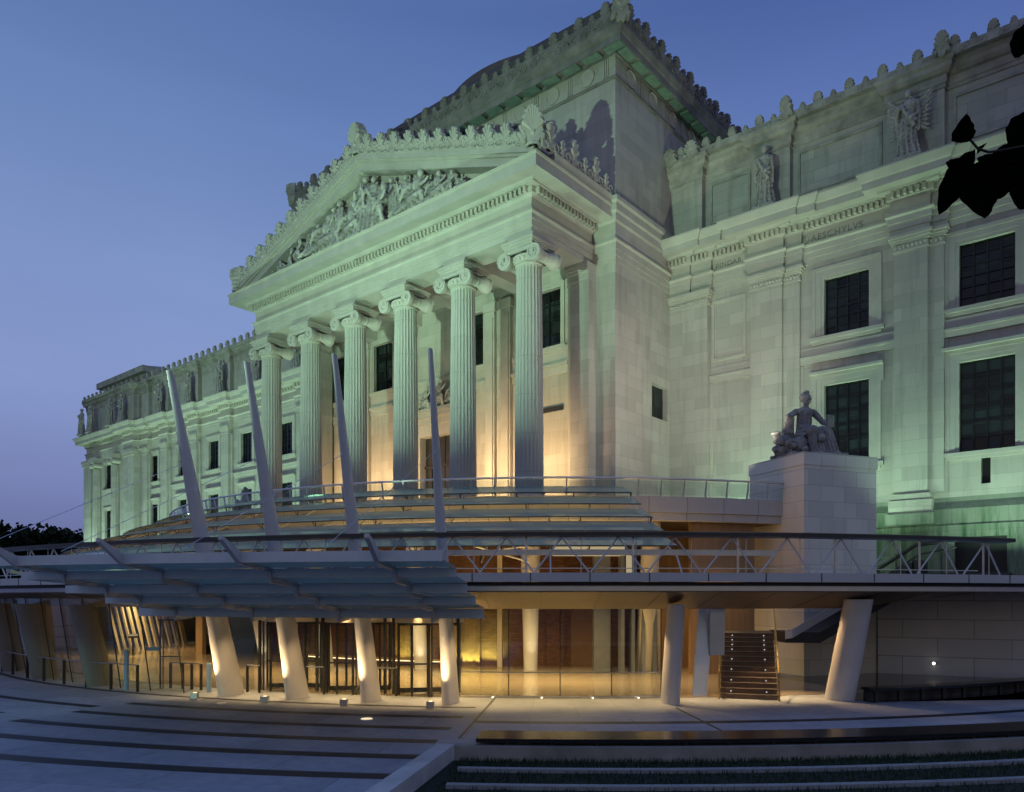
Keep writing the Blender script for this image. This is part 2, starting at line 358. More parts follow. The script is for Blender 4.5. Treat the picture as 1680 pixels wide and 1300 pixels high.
def copy_tree(o, parent=None):
    c = o.copy(); col.objects.link(c); c.parent = parent
    if parent is not None: c.matrix_parent_inverse = o.matrix_parent_inverse.copy()
    for ch in [x for x in bpy.data.objects if x.parent == o]: copy_tree(ch, c)
    return c

# ================================================================== THE MUSEUM
mus = thing('museum_building', 'grand floodlit limestone museum with six-column portico and long wings', 'building')
YW = 10.5      # right wing wall plane
YL = 11.4      # left wing wall plane
XB, YB = 13.1, 4.4   # centre block half width, front plane

def wall(mb, x0, x1, z0, z1, y, holes, depth=.45):
    xs = sorted({x0, x1, *[h[0] for h in holes], *[h[1] for h in holes]}); zs = sorted({z0, z1, *[h[2] for h in holes], *[h[3] for h in holes]})
    for a, b in zip(xs, xs[1:]):
        for c, d in zip(zs, zs[1:]):
            cx, cz = (a+b)/2, (c+d)/2
            if any(h[0] < cx < h[1] and h[2] < cz < h[3] for h in holes): continue
            mb.quad((a, y, c), (b, y, c), (b, y, d), (a, y, d))
    for a, b, c, d in holes:
        Y = y+depth
        mb.quad((a, y, c), (a, Y, c), (b, Y, c), (b, y, c)); mb.quad((a, y, d), (b, y, d), (b, Y, d), (a, Y, d))
        mb.quad((a, y, c), (a, y, d), (a, Y, d), (a, Y, c)); mb.quad((b, y, c), (b, Y, c), (b, Y, d), (b, y, d))
def window(x0, x1, z0, z1, y, nx=4, nz=6, fr=.55, sill=True, ears=False, parent=mus):
    """window part: stone frame round the opening, glass and muntins as sub-parts"""
    f = MB()
    for t0, t1, o in ((fr, fr-.17, .09), (fr-.17, .15, .05), (.15, 0.0, .02)):
        if t0 <= t1: continue
        f.box(x0-t0, x0-t1, y-o, y+.02, z0, z1+t1); f.box(x1+t1, x1+t0, y-o, y+.02, z0, z1+t1)
        f.box(x0-t0, x1+t0, y-o, y+.02, z1+t1, z1+t0)
    if sill: f.box(x0-fr-.12, x1+fr+.12, y-.16, y+.02, z0-.18, z0); f.box(x0-fr, x1+fr, y-.08, y+.02, z0-.34, z0-.18)
    if ears:
        f.box(x0-fr-.13, x0-fr, y-.09, y+.02, z1+fr-.75, z1+fr); f.box(x1+fr, x1+fr+.13, y-.09, y+.02, z1+fr-.75, z1+fr)
        f.box(x0-fr-.12, x1+fr+.12, y-.235, y+.02, z1+fr, z1+fr+.14)
    o = f.build('window', M['trim'], parent)
    g = MB().box(x0, x1, y+.30, y+.36, z0, z1).build('glass', M['winglass'], o)
    mb = MB()
    for i in range(nx+1):
        x = x0+(x1-x0)*i/nx; t = .05 if i in (0, nx) else .035; mb.box(x-t, x+t, y+.22, y+.30, z0, z1)
    for j in range(nz+1):
        z = z0+(z1-z0)*j/nz; t = .06 if j in (0, nz) else .03; mb.box(x0, x1, y+.235, y+.295, z-t, z+t)
    mb.build('muntins', M['muntin'], o)
    return o
def entab(base, d=.0, sima=False, S=1.0):
    """classical entablature profile, bottom at base; d widens it"""
    z = base
    p = [(0, z), (.04, z), (.04, z+.28), (.09, z+.28), (.09, z+.58), (.14, z+.58), (.14, z+.83), (.24, z+.90), (.24, z+.98),
         (.05, z+1.0), (.05, z+1.60), (.14, z+1.68), (.20, z+1.70), (.20, z+2.02), (.48, z+2.04), (.50, z+2.12), (.56, z+2.16),
         (1.02, z+2.12), (1.02, z+2.46), (1.08, z+2.52), (1.24, z+2.82), (1.24, z+2.90), (.2, z+3.02), (-.35, z+3.02), (-.35, z)]
    return [((a+d) if a > -.3 else a, b) for a, b in p]
def dentils(mb, path, z0, z1, o0, o1, wdt=.13, gap=.11):
    for ri, ((ax, ay), (bx, by)) in enumerate(zip(path, path[1:])):
        d = Vector((bx-ax, by-ay)); L = d.length
        if L < .3: continue
        z0 += .003*(-1)**ri; z1 -= .003*(-1)**ri; o1 += .003*(-1)**ri
        d.normalize(); nrm = Vector((d.y, -d.x)); k = max(1, int(L/(wdt+gap))); st = L/k
        for i in range(k):
            c = Vector((ax, ay))+d*(i+.5)*st+nrm*(o0+o1)/2
            mb.obox((c.x, c.y, (z0+z1)/2), (d.x*wdt/2, d.y*wdt/2, 0), (nrm.x*(o1-o0)/2, nrm.y*(o1-o0)/2, 0), (0, 0, (z1-z0)/2))
def offset_path(path, o):
    P = [Vector(p) for p in path]; out = []
    for i in range(len(P)):
        nn = []
        if i: d = (P[i]-P[i-1]).normalized(); nn.append(Vector((d.y, -d.x)))
        if i < len(P)-1: d = (P[i+1]-P[i]).normalized(); nn.append(Vector((d.y, -d.x)))
        b = nn[0] if len(nn) == 1 else (nn[0]+nn[1])/((nn[0]+nn[1]).dot(nn[0]))
        q = P[i]+b*o; out.append((q.x, q.y))
    return out
def palmette(mb, c, d, h, wd, th=.16, lobes=7):
    """upright fan-shaped ornament; c base centre, d along-wall unit vector"""
    c = Vector(c); d = Vector((d[0], d[1], 0)).normalized(); nn = Vector((d.y, -d.x, 0)); pts = []
    nseg = lobes*4
    for i in range(nseg+1):
        t = -.05*PI+1.1*PI*i/nseg; lob = .74+.36*abs(math.sin(lobes*(t)*.95))**.7
        pts.append((math.cos(t)*wd/2*lob, h*.45+math.sin(t)*h*.55*lob))
    pts = [(wd*.22, 0)]+pts+[(-wd*.22, 0)]
    n = len(pts); v = [c+d*x+Vector((0, 0, z))-nn*th*.5 for x, z in pts]+[c+d*x*.9+Vector((0, 0, z*.96))+nn*th*.5 for x, z in pts]
    mb.add(v, [list(range(n))[::-1], [n+i for i in range(n)]]+[(i, (i+1) % n, n+(i+1) % n, n+i) for i in range(n)])
    for sg in (-1, 1):      # side volutes at the foot
        q = c+d*sg*wd*.42+Vector((0, 0, h*.20)); mb.bar(q-nn*th*.45, q+nn*th*.55, wd*.17, wd*.13, n=8)
    mb.bar(c+Vector((0, 0, h*.3))+nn*th*.3, c+Vector((0, 0, h*.3))+nn*th*.7, wd*.15, wd*.08, n=8)
    for i in range(lobes):
        t = .08*PI+.84*PI*i/(lobes-1)
        a = c+Vector((0, 0, h*.34))+nn*th*.5; b = c+d*math.cos(t)*wd*.42+Vector((0, 0, h*.45+math.sin(t)*h*.47))+nn*th*.6
        mb.bar(a, b, .02*h/.6, .055*h/.6, n=6)
def cresting(mb, p0, p1, z, big=.75, small=.42, step=1.5, band=.42, thick=.22):
    p0 = Vector((*p0, 0)); p1 = Vector((*p1, 0)); d = (p1-p0); L = d.length; d.normalize(); nn = Vector((d.y, -d.x, 0))
    c = (p0+p1)/2; mb.obox((c.x, c.y, z+band/2), d*L/2, nn*thick/2, (0, 0, band/2))
    k = max(1, round(L/step)); st = L/k
    for i in range(k):
        q = p0+d*st*(i+.5); palmette(mb, (q.x, q.y, z+band*.5), d, big+band*.5, big*.85)
        if small:
            for s_ in ((-.5, 1) if i == 0 else (-.5,)):
                q2 = q+d*st*s_; 
                if s_ == 1: continue
                palmette(mb, (q2.x, q2.y, z+band*.5), d, small+band*.5, small*.95, lobes=5)
        for s_ in (-1, 1):     # running scrolls carved on the band
            for e in (.22, .33):
                cc = q+d*st*e*s_+nn*thick*.5+Vector((0, 0, z+band*(.42 if e < .3 else .62)))
                ring_pts = [cc+d*math.cos(t)*.13*band/.42+Vector((0, 0, math.sin(t)*.13*band/.42)) for t in [PI*2*j/8 for j in range(9)]]
                mb.tube(ring_pts, .035*band/.42, 5)

# ---------- right wing
pil = [(13.1, 15.4, .40), (17.83, 19.5, .40), (19.5, 20.34, .20), (24.8, 26.22, .40), (26.22, 26.85, .20), (31.3, 32.8, .40)]
wins = [(21.5, 23.6), (27.42, 29.56), (33.4, 35.5)]
holes = [(a, b, 16.3, 19.18) for a, b in wins]+[(a, b, 9.78, 13.86) for a, b in wins]+[(28.28, 28.64, 8.31, 9.47)]
mb = MB(); wall(mb, 12.8, 40, 7.8, 20.1, YW, [h for h in holes if h[0] < 39])
mb.quad((40, YW, 0), (40, 30, 0), (40, 30, 27), (40, YW, 27)); mb.build('wing_wall', M['stone'], mus, recalc=False)
for a, b in wins:
    window(a, b, 16.3, 19.18, YW, 4, 6, fr=.58); window(a, b, 9.78, 13.86, YW, 4, 6, fr=.55, ears=True)
MB().box(28.28, 28.64, YW+.3, YW+.36, 8.31, 9.47).build('vent_slot', M['muntin'], mus)
mb = MB()       # string courses, framed bays and recessed panel
for a, b in ((15.4, 17.83), (20.34, 24.8), (26.85, 31.3)):
    mb.box(a, b, YW-.10, YW+.02, 15.05, 15.30); mb.box(a, b, YW-.16, YW+.02, 15.30, 15.42); mb.box(a, b, YW-.06, YW+.02, 15.42, 15.85)
    mb.box(a, a+.14, YW-.05, YW+.02, 8.0, 15.0); mb.box(b-.14, b, YW-.05, YW+.02, 8.0, 15.0)
for a, b, c, d in ((15.5, 15.64, 16.2, 19.5), (17.3, 17.44, 16.2, 19.5)): mb.box(a, b, YW-.07, YW+.02, c+.14, d-.14)
mb.box(15.5, 17.44, YW-.07, YW+.02, 19.36, 19.5); mb.box(15.5, 17.44, YW-.07, YW+.02, 16.2, 16.34)
mb.box(27.0, 30.0, YW-.04, YW+.02, 8.1, 9.6) if False else None
mb.build('string_course', M['trim'], mus)
for i, (a, b, o) in enumerate(pil):
    m_ = MB(); m_.box(a, b, YW-o, YW+.01, 8.05, 19.35)
    if o > .3: m_.box(a-.12, b+.12, YW-o-.12, YW, 7.75, 8.05); m_.box(a-.2, b+.2, YW-o-.2, YW, 7.1, 7.75)
    p = m_.build('pilaster', M['stone'], mus)
    c = MB()
    for z0, z1, e in ((19.35, 19.45, .05), (19.45, 19.72, .03), (19.72, 19.84, .10), (19.84, 19.96, .16), (19.96, 20.1, .22)): c.box(a-e, b+e, YW-o-e, YW+.01, z0, z1)
    k = max(2, int((b-a)/.16))
    for j in range(k):
        x = a+(b-a)*(j+.5)/k; c.lathe([(.015, 0), (.06, .05), (.07, .12), (.03, .2)], (x, YW-o-.04, 19.48), 8)
    c.build('capital', M['trim'], p)
path = [(13.1, YW)]
jogs = [(13.1, 14.3, .40), (14.3, 15.5, .22), (17.75, 19.55, .40), (19.55, 20.4, .20), (24.7, 26.3, .45), (26.3, 26.95, .22), (31.2, 32.9, .4)]
path = []
cx = 13.1
for a, b, o in jogs:
    if a > cx+1e-6: path += [(cx, YW), (a, YW)]
    path += [(a, YW-o), (b, YW-o)]; cx = b
path += [(cx, YW), (40, YW)]
cl = [path[0]]
for p in path[1:]:
    if (Vector(p)-Vector(cl[-1])).length > 1e-4: cl.append(p)
path = cl
mb = MB(); mb.sweep(entab(20.1), path); dentils(mb, path, 21.82, 22.10, .195, .40); mb.build('entablature', M['trim'], mus)
# attic of the right wing
apath = [(13.1, YW-.35), (13.9, YW-.35), (13.9, YW-.45), (15.1, YW-.45), (15.1, YW), (17.9, YW), (17.9, YW-.35), (19.9, YW-.35), (19.9, YW), (24.5, YW), (24.5, YW-.35), (26.9, YW-.35), (26.9, YW), (31.2, YW), (31.2, YW-.35), (32.9, YW-.35), (32.9, YW), (40, YW)]
MB().sweep([(-.4, 22.9), (.0, 22.9), (.0, 27.0), (-.4, 27.0)], apath).build('attic_wall', M['attic'], mus)
mb = MB(); mb.sweep([(-.4, 23.0), (.14, 23.0), (.14, 23.35), (.05, 23.45), (-.4, 23.45)], apath)
mb.sweep([(-.4, 26.3), (.05, 26.3), (.05, 26.45), (.10, 26.5), (.10, 26.85), (.22, 26.9), (.35, 27.05), (.35, 27.25), (.45, 27.35), (.45, 27.5), (-.4, 27.6)], apath)
for a, b in ((15.4, 17.7), (20.2, 24.2), (27.2, 31.0)):
    for c, d, e, f_ in ((a, b, 25.85, 25.97), (a, b, 23.75, 23.87)): mb.box(c, d, YW-.07, YW+.01, e, f_)
    mb.box(a, a+.12, YW-.07, YW+.01, 23.87, 25.85); mb.box(b-.12, b, YW-.07, YW+.01, 23.87, 25.85)
mb.build('attic_moulding', M['attictrim'], mus)
mb = MB(); cresting(mb, (13.2, YW-.6), (40, YW-.6), 27.42, .54, .30, 1.53, .36)
palmette(mb, (19.9, YW-.85, 27.4), (1, 0), 1.15, .6, .3); palmette(mb, (26.9, YW-.85, 27.4), (1, 0), 1.15, .6, .3)
for x in (13.4, 14.7): palmette(mb, (x, YW-.85, 27.3), (1, 0), 1.0, .8, .3)
mb.build('roof_cresting', M['attictrim'], mus)
# base storey
mb = MB(); mb.sweep([(-.4, 0), (.35, 0), (.35, 6.5), (.30, 6.55), (.25, 6.55), (.25, 7.25), (.0, 7.6), (.0, 7.8), (-.4, 7.8)], [(13.1, YW), (27.3, YW)])
mb.sweep([(-.4, 5.95), (.35, 5.95), (.35, 6.5), (.30, 6.55), (.25, 6.55), (.25, 7.25), (.0, 7.6), (.0, 7.8), (-.4, 7.8)], [(27.3, YW), (29.3, YW)])
mb.sweep([(-.4, 0), (.35, 0), (.35, 6.5), (.30, 6.55), (.25, 6.55), (.25, 7.25), (.0, 7.6), (.0, 7.8), (-.4, 7.8)], [(29.3, YW), (40, YW)])
for a, b, o in pil:
    if o > .3: mb.box(a-.3, b+.3, YW-.75, YW-.2, 6.6, 7.12)
mb.build('base_storey', M['base'], mus)
mb = MB(); mb.box(27.3, 29.3, YW-.1, YW+.4, 3.0, 5.95); mb.build('side_entrance', M['muntin'], mus)

# inscription
def text(body, x, y, z, size, parent):
    cu = bpy.data.curves.new('inscription', 'FONT'); cu.body = body; cu.size = size; cu.extrude = .012; cu.space_character = 1.12
    to = bpy.data.objects.new('tmp', cu); col.objects.link(to); bpy.context.view_layer.update()
    me = bpy.data.meshes.new_from_object(to.evaluated_get(bpy.context.evaluated_depsgraph_get())); bpy.data.objects.remove(to)
    me.materials.clear(); me.materials.append(M['letters']); o = bpy.data.objects.new('inscription', me); col.objects.link(o)
    o.rotation_euler = (R(90), 0, 0); o.location = (x, y, z); o.parent = parent; return o
text('PINDAR', 15.72, YW-.062, 21.24, .385, mus); text('AESCHYLVS', 20.85, YW-.062, 21.22, .44, mus); text('SOPHOCLES', 27.3, YW-.062, 21.22, .44, mus)
for x, o_ in ((25.5, .5),):
    pass
mb = MB()
for x in (15.55, 17.62, 20.6, 24.4, 27.1, 31.0):
    pts = [Vector((x+math.cos(t)*.16, YW-.065, 21.4+math.sin(t)*.2)) for t in [2*PI*j/14 for j in range(15)]]; mb.tube(pts, .02, 4)
mb.build('frieze_roundel', M['trim'], mus)

# ---------- centre block
mb = MB()
mb.quad((11.9, YB, 7.5), (XB, YB, 7.5), (XB, YB, 31), (11.9, YB, 31)); mb.quad((-XB, YB, 7.5), (-11.9, YB, 7.5), (-11.9, YB, 31), (-XB, YB, 31))
mb.quad((-11.9, YB, 23.2), (11.9, YB, 23.2), (11.9, YB, 31), (-11.9, YB, 31))
hx = [(8.1, 9.83, 13.15, 15.0)]
ys = [YB, 8.1, 9.83, 30]; zs = [0, 13.15, 15.0, 31]
for a, b in zip(ys, ys[1:]):
    for c, d in zip(zs, zs[1:]):
        if a == 8.1 and c == 13.15: continue
        mb.quad((XB, a, c), (XB, b, c), (XB, b, d), (XB, a, d))
mb.quad((-XB, YB, 0), (-XB, 30, 0), (-XB, 30, 31), (-XB, YB, 31))
for a, b, c, d in hx:
    mb.quad((XB, a, c), (XB-.4, a, c), (XB-.4, b, c), (XB, b, c)); mb.quad((XB, a, d), (XB-.4, a, d), (XB-.4, b, d), (XB, b, d))
    mb.quad((XB, a, c), (XB-.4, a, c), (XB-.4, a, d), (XB, a, d)); mb.quad((XB, b, c), (XB-.4, b, c), (XB-.4, b, d), (XB, b, d))
mb.quad((-XB, 30, 0), (XB, 30, 0), (XB, 30, 31), (-XB, 30, 31)); mb.quad((11.0, 4.9, 7.5), (11.0, 4.9, 20.5), (11.0, 4.4, 20.5), (11.0, 4.4, 7.5))
mb.build('block_wall', M['stone'], mus, recalc=False)
MB().box(XB-.36, XB-.3, 8.1, 9.83, 13.15, 15.0).build('block_window', M['winglass'], mus)
bp = [(-XB, 10.5), (-XB, YB), (-11.75, YB)]; bp2 = [(11.75, YB), (XB, YB), (XB, YW)]
prof = [(-.2, 20.4), (.03, 20.4), (.03, 20.7), (.07, 20.7), (.07, 21.0), (.11, 21.0), (.11, 21.35), (.20, 21.42), (.20, 21.5), (.02, 21.52), (.02, 22.4), (.10, 22.5), (.10, 22.85), (.18, 22.95), (.18, 23.3), (.28, 23.4), (.28, 23.62), (-.2, 23.8)]
mb = MB(); mb.sweep(prof, bp); mb.sweep(prof, bp2); mb.build('block_belt_course', M['trim'], mus)
full = [(-XB, 30), (-XB, YB), (XB, YB), (XB, 30)]
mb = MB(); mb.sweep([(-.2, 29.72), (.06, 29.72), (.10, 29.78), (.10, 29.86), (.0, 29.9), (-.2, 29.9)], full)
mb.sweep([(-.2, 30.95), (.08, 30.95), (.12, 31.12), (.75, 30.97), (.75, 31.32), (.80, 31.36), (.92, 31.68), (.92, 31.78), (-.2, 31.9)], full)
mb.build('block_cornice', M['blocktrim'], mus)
mb = MB(); 
def disc(mb, c, d, r, th):
    c = Vector(c); d = Vector(d); nn = Vector((d.y, -d.x, 0)); n = 20
    v = [c+d*math.cos(2*PI*i/n)*rr+Vector((0, 0, math.sin(2*PI*i/n)*rr*1.0))+nn*o for rr, o in ((r, 0), (r, th), (r*.86, th), (r*.8, th*.45)) for i in range(n)]
    f = [(j*n+i, j*n+(i+1) % n, (j+1)*n+(i+1) % n, (j+1)*n+i) for j in range(3) for i in range(n)]+[[3*n+i for i in range(n)]]
    mb.add(v, f)
for k in range(11):
    x = -11.4+2.28*k; disc(mb, (x, YB, 30.42), (1, 0, 0), .44, .07)
    for e in (-.12, 0, .12): mb.box(x+1.14+e-.04, x+1.14+e+.04, YB-.06, YB, 29.95, 30.88)
for k in range(8):
    y = YB+1.5+2.28*k; disc(mb, (XB, y, 30.42), (0, 1, 0), .44, .07)
    for e in (-.12, 0, .12): mb.box(XB, XB+.06, y+1.14+e-.04, y+1.14+e+.04, 29.95, 30.88)
mb.build('block_frieze', M['trim'], mus)
mb = MB()
for k in range(21):
    x = -13.3+1.33*k; mb.box(x-.50, x+.50, YB-.70, YB-.18, 30.94, 31.02)
for k in range(1, 17):
    y = YB-.9+1.33*k; mb.box(XB+.18, XB+.70, y-.50, y+.50, 30.94, 31.02)
mb.build('coffered_soffit', M['copper'], mus)
mb = MB()
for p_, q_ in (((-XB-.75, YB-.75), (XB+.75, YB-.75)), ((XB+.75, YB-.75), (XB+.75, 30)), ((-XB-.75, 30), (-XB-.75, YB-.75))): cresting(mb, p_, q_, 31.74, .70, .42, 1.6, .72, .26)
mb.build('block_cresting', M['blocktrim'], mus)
mb = MB(); palmette(mb, (XB+.8, YB-.8, 31.7), (1, 1), 1.75, .8, .5, 7); mb.build('corner_acroterion', M['attictrim'], mus); mb = MB(); palmette(mb, (-XB-.8, YB-.8, 31.7), (1, -1), 1.6, .8, .5, 7); mb.build('corner_acroterion', M['attictrim'], mus)
c0 = 17.2
mb = MB(); mb.box(-12.6, 12.6, 5.0, 29.4, 31.8, 34.2)
v = [(-12.6, 5.0, 34.2), (12.6, 5.0, 34.2), (12.6, 29.4, 34.2), (-12.6, 29.4, 34.2), (-4, 9, 38), (4, 9, 38), (4, 25.4, 38), (-4, 25.4, 38)]
mb.add(v, [(0, 1, 5, 4), (1, 2, 6, 5), (2, 3, 7, 6), (3, 0, 4, 7), (4, 5, 6, 7)]); mb.build('hipped_roof', M['roof'], mus)
mb = MB(); mb.lathe([(8.6, 34.0), (8.7, 37.7), (8.6, 38.1), (7.9, 38.6), (6.2, 39.0), (3.6, 39.3), (.1, 39.4)], (0, c0, 0), 72); mb.build('dome', M['dome'], mus, smooth=True)

# ---------- portico
SP = 4.4; FL = 8.0
PP = [(-11.7, YB), (-11.7, -.7), (11.7, -.7), (11.7, YB)]
pe = [(-1.4, 20.5), (0, 20.5), (0, 20.78), (.05, 20.78), (.05, 21.08), (.10, 21.08), (.10, 21.32), (.2, 21.4), (.2, 21.48), (.02, 21.5), (.02, 22.12), (.12, 22.22), (.20, 22.24), (.20, 22.55), (.44, 22.57), (.46, 22.66), (.55, 22.72), (1.25, 22.66), (1.25, 23.16), (1.32, 23.2), (1.35, 23.28), (-1.4, 23.34)]
mb = MB(); mb.sweep(pe, PP); dentils(mb, PP, 22.25, 22.52, .195, .38, .15, .13); mb.build('portico_entablature', M['trim'], mus)
mb = MB(); mb.box(-11, 11, .7, 5.2, 21.3, 21.5)
for k in range(6):
    x = SP*(k-2.5); mb.box(x-.45, x+.45, .6, 5.2, 20.55, 21.3)
mb.box(-11, 11, 2.4, 2.8, 21.0, 21.3); mb.build('portico_ceiling', M['trim'], mus)
slope = .335
def rz(x, t): return 23.34+t+slope*(12.95-abs(x))     # raking line, t above geison
def chev(t0, t1, xe): return [(-xe, rz(xe, t0)), (0, rz(0, t0)), (xe, rz(xe, t0)), (xe, rz(xe, t1)), (0, rz(0, t1)), (-xe, rz(xe, t1))]
mb = MB()
for t0, t1, y0 in ((-.72, -.50, -.85), (-.50, -.12, -1.75), (-.12, .02, -1.88), (.02, .34, -2.02)):
    xe = 12.62
    z = [(-xe, max(23.3, rz(xe, t0))), (0, rz(0, t0)), (xe, max(23.3, rz(xe, t0))), (xe, max(23.32, rz(xe, t1))), (0, rz(0, t1)), (-xe, max(23.32, rz(xe, t1)))]
    xl = 12.95-(-t0)/slope if t0 < -.1 else xe
    poly = [(-xl, rz(xl, t0) if xl < xe else z[0][1]), (0, rz(0, t0)), (xl, rz(xl, t0) if xl < xe else z[2][1]), z[3], z[4], z[5]]
    mb.prismY(poly, y0*.86+.05, YB)
mb.sweep([(-.5, 23.3), (1.25, 23.3), (1.28, 23.38), (1.38, 23.68), (1.38, 23.72), (-.5, 23.78)], [(11.7, -.62), (11.7, YB)])
mb.build('raking_cornice', M['trim'], mus)
mb = MB(); mb.prismY([(-10.9, 23.34), (10.9, 23.34), (0, rz(0, -.72))], -.62, -.2); mb.build('tympanum', M['trim'], mus)
# crestings on the pediment
mb = MB()
def rake_crest(mb, sgn):
    n = 11
    for i in range(n):
        x = 12.6-(i+.5)*12.3/n; z = rz(x, .30)
        palmette(mb, (sgn*x, -1.6, z), (1, 0), 1.15, .70, .2, 5)
        x2 = 12.6-(i+1.0)*12.3/n
        if i < n-1: palmette(mb, (sgn*x2, -1.6, rz(x2, .28)), (1, 0), .72, .44, .18, 5)
        for e in (.12, .3, .7, .88):
            xx = 12.6-(i+e)*12.3/n; zz = rz(xx, .3)
            mb.tube([Vector((sgn*(xx+math.cos(t)*.16), -1.70, zz+.22+math.sin(t)*.2)) for t in [2*PI*j/8 for j in range(9)]], .05, 5)
    mb.prismY([(sgn*12.6, rz(12.6, .3)), (0.0, rz(0, .3)), (0, rz(0, .58)), (sgn*12.6, rz(12.6, .58))], -1.68, -1.45)
rake_crest(mb, 1); rake_crest(mb, -1)
for i in range(6):
    y = -1.0+i*.92
    palmette(mb, (12.95, y, 23.7), (0, 1), 1.3 if i % 2 == 0 else .85, .62 if i % 2 == 0 else .4, .2, 5)
    mb.tube([Vector((13.03, y+.46+math.cos(t)*.16, 23.95+math.sin(t)*.2)) for t in [2*PI*j/8 for j in range(9)]], .05, 5)
mb.box(12.86, 13.0, -1.5, YB, 23.7, 24.0)
mb.build('pediment_cresting', M['trim'], mus)
for c, d, h, wd in (((12.5, -1.55, 23.75), (1, .6), 1.85, 1.0), ((-12.5, -1.6, 23.5), (1, -1), 1.6, .7), ((0, -1.55, rz(0, .3)), (1, 0), 1.75, .98)):
    mb = MB(); palmette(mb, c, d, h, wd, .5, 9); mb.lathe([(.34, 0), (.36, .1), (.25, .2), (.22, .5)], c, 12); mb.build('acroterion', M['trim'], mus)

# columns
def make_column():
    sh = MB(); nf = 24; per = 6; n = nf*per
    prof = [(.80, 0), (.80, .12), (.76, .16), (.80, .22), (.80, .30), (.72, .34), (.715, .42)]
    base = MB(); base.box(-.86, .86, -.86, .86, -.22, 0); base.lathe([(.84, 0), (.86, .08), (.82, .16), (.74, .19), (.74, .24), (.79, .28), (.79, .35), (.71, .40)], (0, 0, 0), 40)
    zs_ = [0.38, .5]+[.5+i*(11.05-.5)/9 for i in range(1, 10)]+[11.15]
    rr = [.71]+[.705*(1-.13*((z-.5)/10.6)**1.6) for z in zs_[1:]]
    def fl(i, j):
        if j == 0 or j == len(zs_)-1: return 0
        ph = (i % per)/per; return 0 if ph == 0 else .085*math.sin(PI*ph)**.7
    sh.lathe(list(zip(rr, zs_)), (0, 0, 0), n, fl)
    s = sh.build('column', M['stonecol'], None)
    b = base.build('base', M['trim'], s)
    c = MB(); z0 = 11.15     # capital up to 12.5
    c.lathe([(.62, 0), (.68, .03), (.68, .10), (.63, .13), (.72, .22), (.80, .34), (.80, .42), (.74, .48)], (0, 0, z0), 32)
    k = 20
    for i in range(k):
        t = 2*PI*i/k; c.lathe([(.02, 0), (.075, .06), (.085, .14), (.03, .22)], (.74*math.cos(t), .74*math.sin(t), z0+.16), 6)
    for sx_ in (-1, 1):
        cx_, cz_ = sx_*.90, z0+.30
        for j, (yy, r_) in enumerate(((-.84, .40), (-.62, .38), (-.40, .30), (-.1, .24), (0, .26), (.1, .24), (.40, .30), (.62, .38), (.84, .40))):
            if j: c.bar((cx_, py, cz_), (cx_, yy, cz_), pr_, r_, n=20)
            py, pr_ = yy, r_
        for sy_ in (-1, 1):
            pts = [Vector((cx_+sx_*math.cos(t)*(.41-.038*t), sy_*.86, cz_+math.sin(t)*(.41-.038*t))) for t in [i*PI/8 for i in range(0, 72)] if .41-.038*t > .06]
            c.tube(pts, .035, 5); c.bar((cx_, sy_*.8, cz_), (cx_, sy_*.93, cz_), .085, .07, n=10)
    for sy_ in (-1, 1):
        c.obox((0, sy_*.80, z0+.62), (.92, 0, 0), (0, .06, 0), (0, 0, .09)); c.tube([Vector((-.9+1.8*i/10, sy_*.86, z0+.68-.05*math.sin(PI*i/10))) for i in range(11)], .03, 5)
    c.box(-.86, .86, -.86, .86, z0+.70, z0+.84); c.box(-.92, .92, -.92, .92, z0+.84, z0+.96); c.box(-.98, .98, -.98, .98, z0+.96, z0+1.08)
    c.box(-.80, .80, -.70, .70, z0+1.08, 12.5-.0)
    c.build('capital', M['trim'], s, smooth=True)
    return s
M['stonecol'] = stone('column_drums', (.44, .425, .385), bw=40, bh=1.85, mort=.014, dark=.72, var=.03, streak=.25)
cm = make_column(); cm.parent = mus
for k in range(6):
    o = cm if k == 0 else cm.copy()
    if k:
        col.objects.link(o); o.parent = mus
        for ch in [x for x in bpy.data.objects if x.parent == cm]:
            c = ch.copy(); col.objects.link(c); c.parent = o
    o.location = (SP*(k-2.5), 0, FL)
mb = MB(); mb.box(-12.2, 12.2, -1.3, 5.2, 7.1, 7.78); mb.box(-12.6, 12.6, -1.9, 5.2, 6.6, 7.1); mb.build('stylobate', M['stone'], mus)
# antae + back wall
YP = 5.0
bw_ = [(7.3, 9.2), (1.6, 3.5), (-6.5, -4.6), (-10.9, -9.2)]
mb = MB(); wall(mb, -12.8, 11.0, 7.6, 21.4, YP, [(a, b, 17.1, 20.3) for a, b in bw_]+[(-1.75, 1.75, 7.9, 13.4)], .5); mb.build('portico_back_wall', M['stone'], mus, recalc=False)
for a, b in bw_: window(a, b, 17.1, 20.3, YP, 2, 4, fr=.30)
mb = MB()
for x in (-11.3, -8.6, -7.2, -3.9, -2.6, 4.2, 5.4, 10.2):
    mb.box(x-.36, x+.36, YP-.22, YP+.02, 8.0, 20.0); mb.box(x-.26, x+.26, YP-.30, YP-.2, 8.4, 19.6); mb.box(x-.46, x+.46, YP-.32, YP+.02, 20.0, 20.5)
mb.build('back_wall_pilaster', M['trim'], mus)
mb = MB()
for a, b in ((-12.8, -7.7), (-6.75, -4.35), (-2.1, 3.8), (5.8, 9.8)):
    mb.box(a, b, YP-.12, YP+.02, 16.75, 17.0); mb.box(a, b, YP-.06, YP+.02, 16.1, 16.75); mb.box(a, b, YP-.2, YP+.02, 15.9, 16.1); mb.box(a, b, YP-.1, YP+.02, 15.5, 15.9)
mb.box(-2.2, -1.75, YP-.2, YP+.02, 8, 13.4); mb.box(1.75, 2.2, YP-.2, YP+.02, 8, 13.4); mb.box(-2.2, 2.2, YP-.22, YP+.02, 13.4, 14.1)
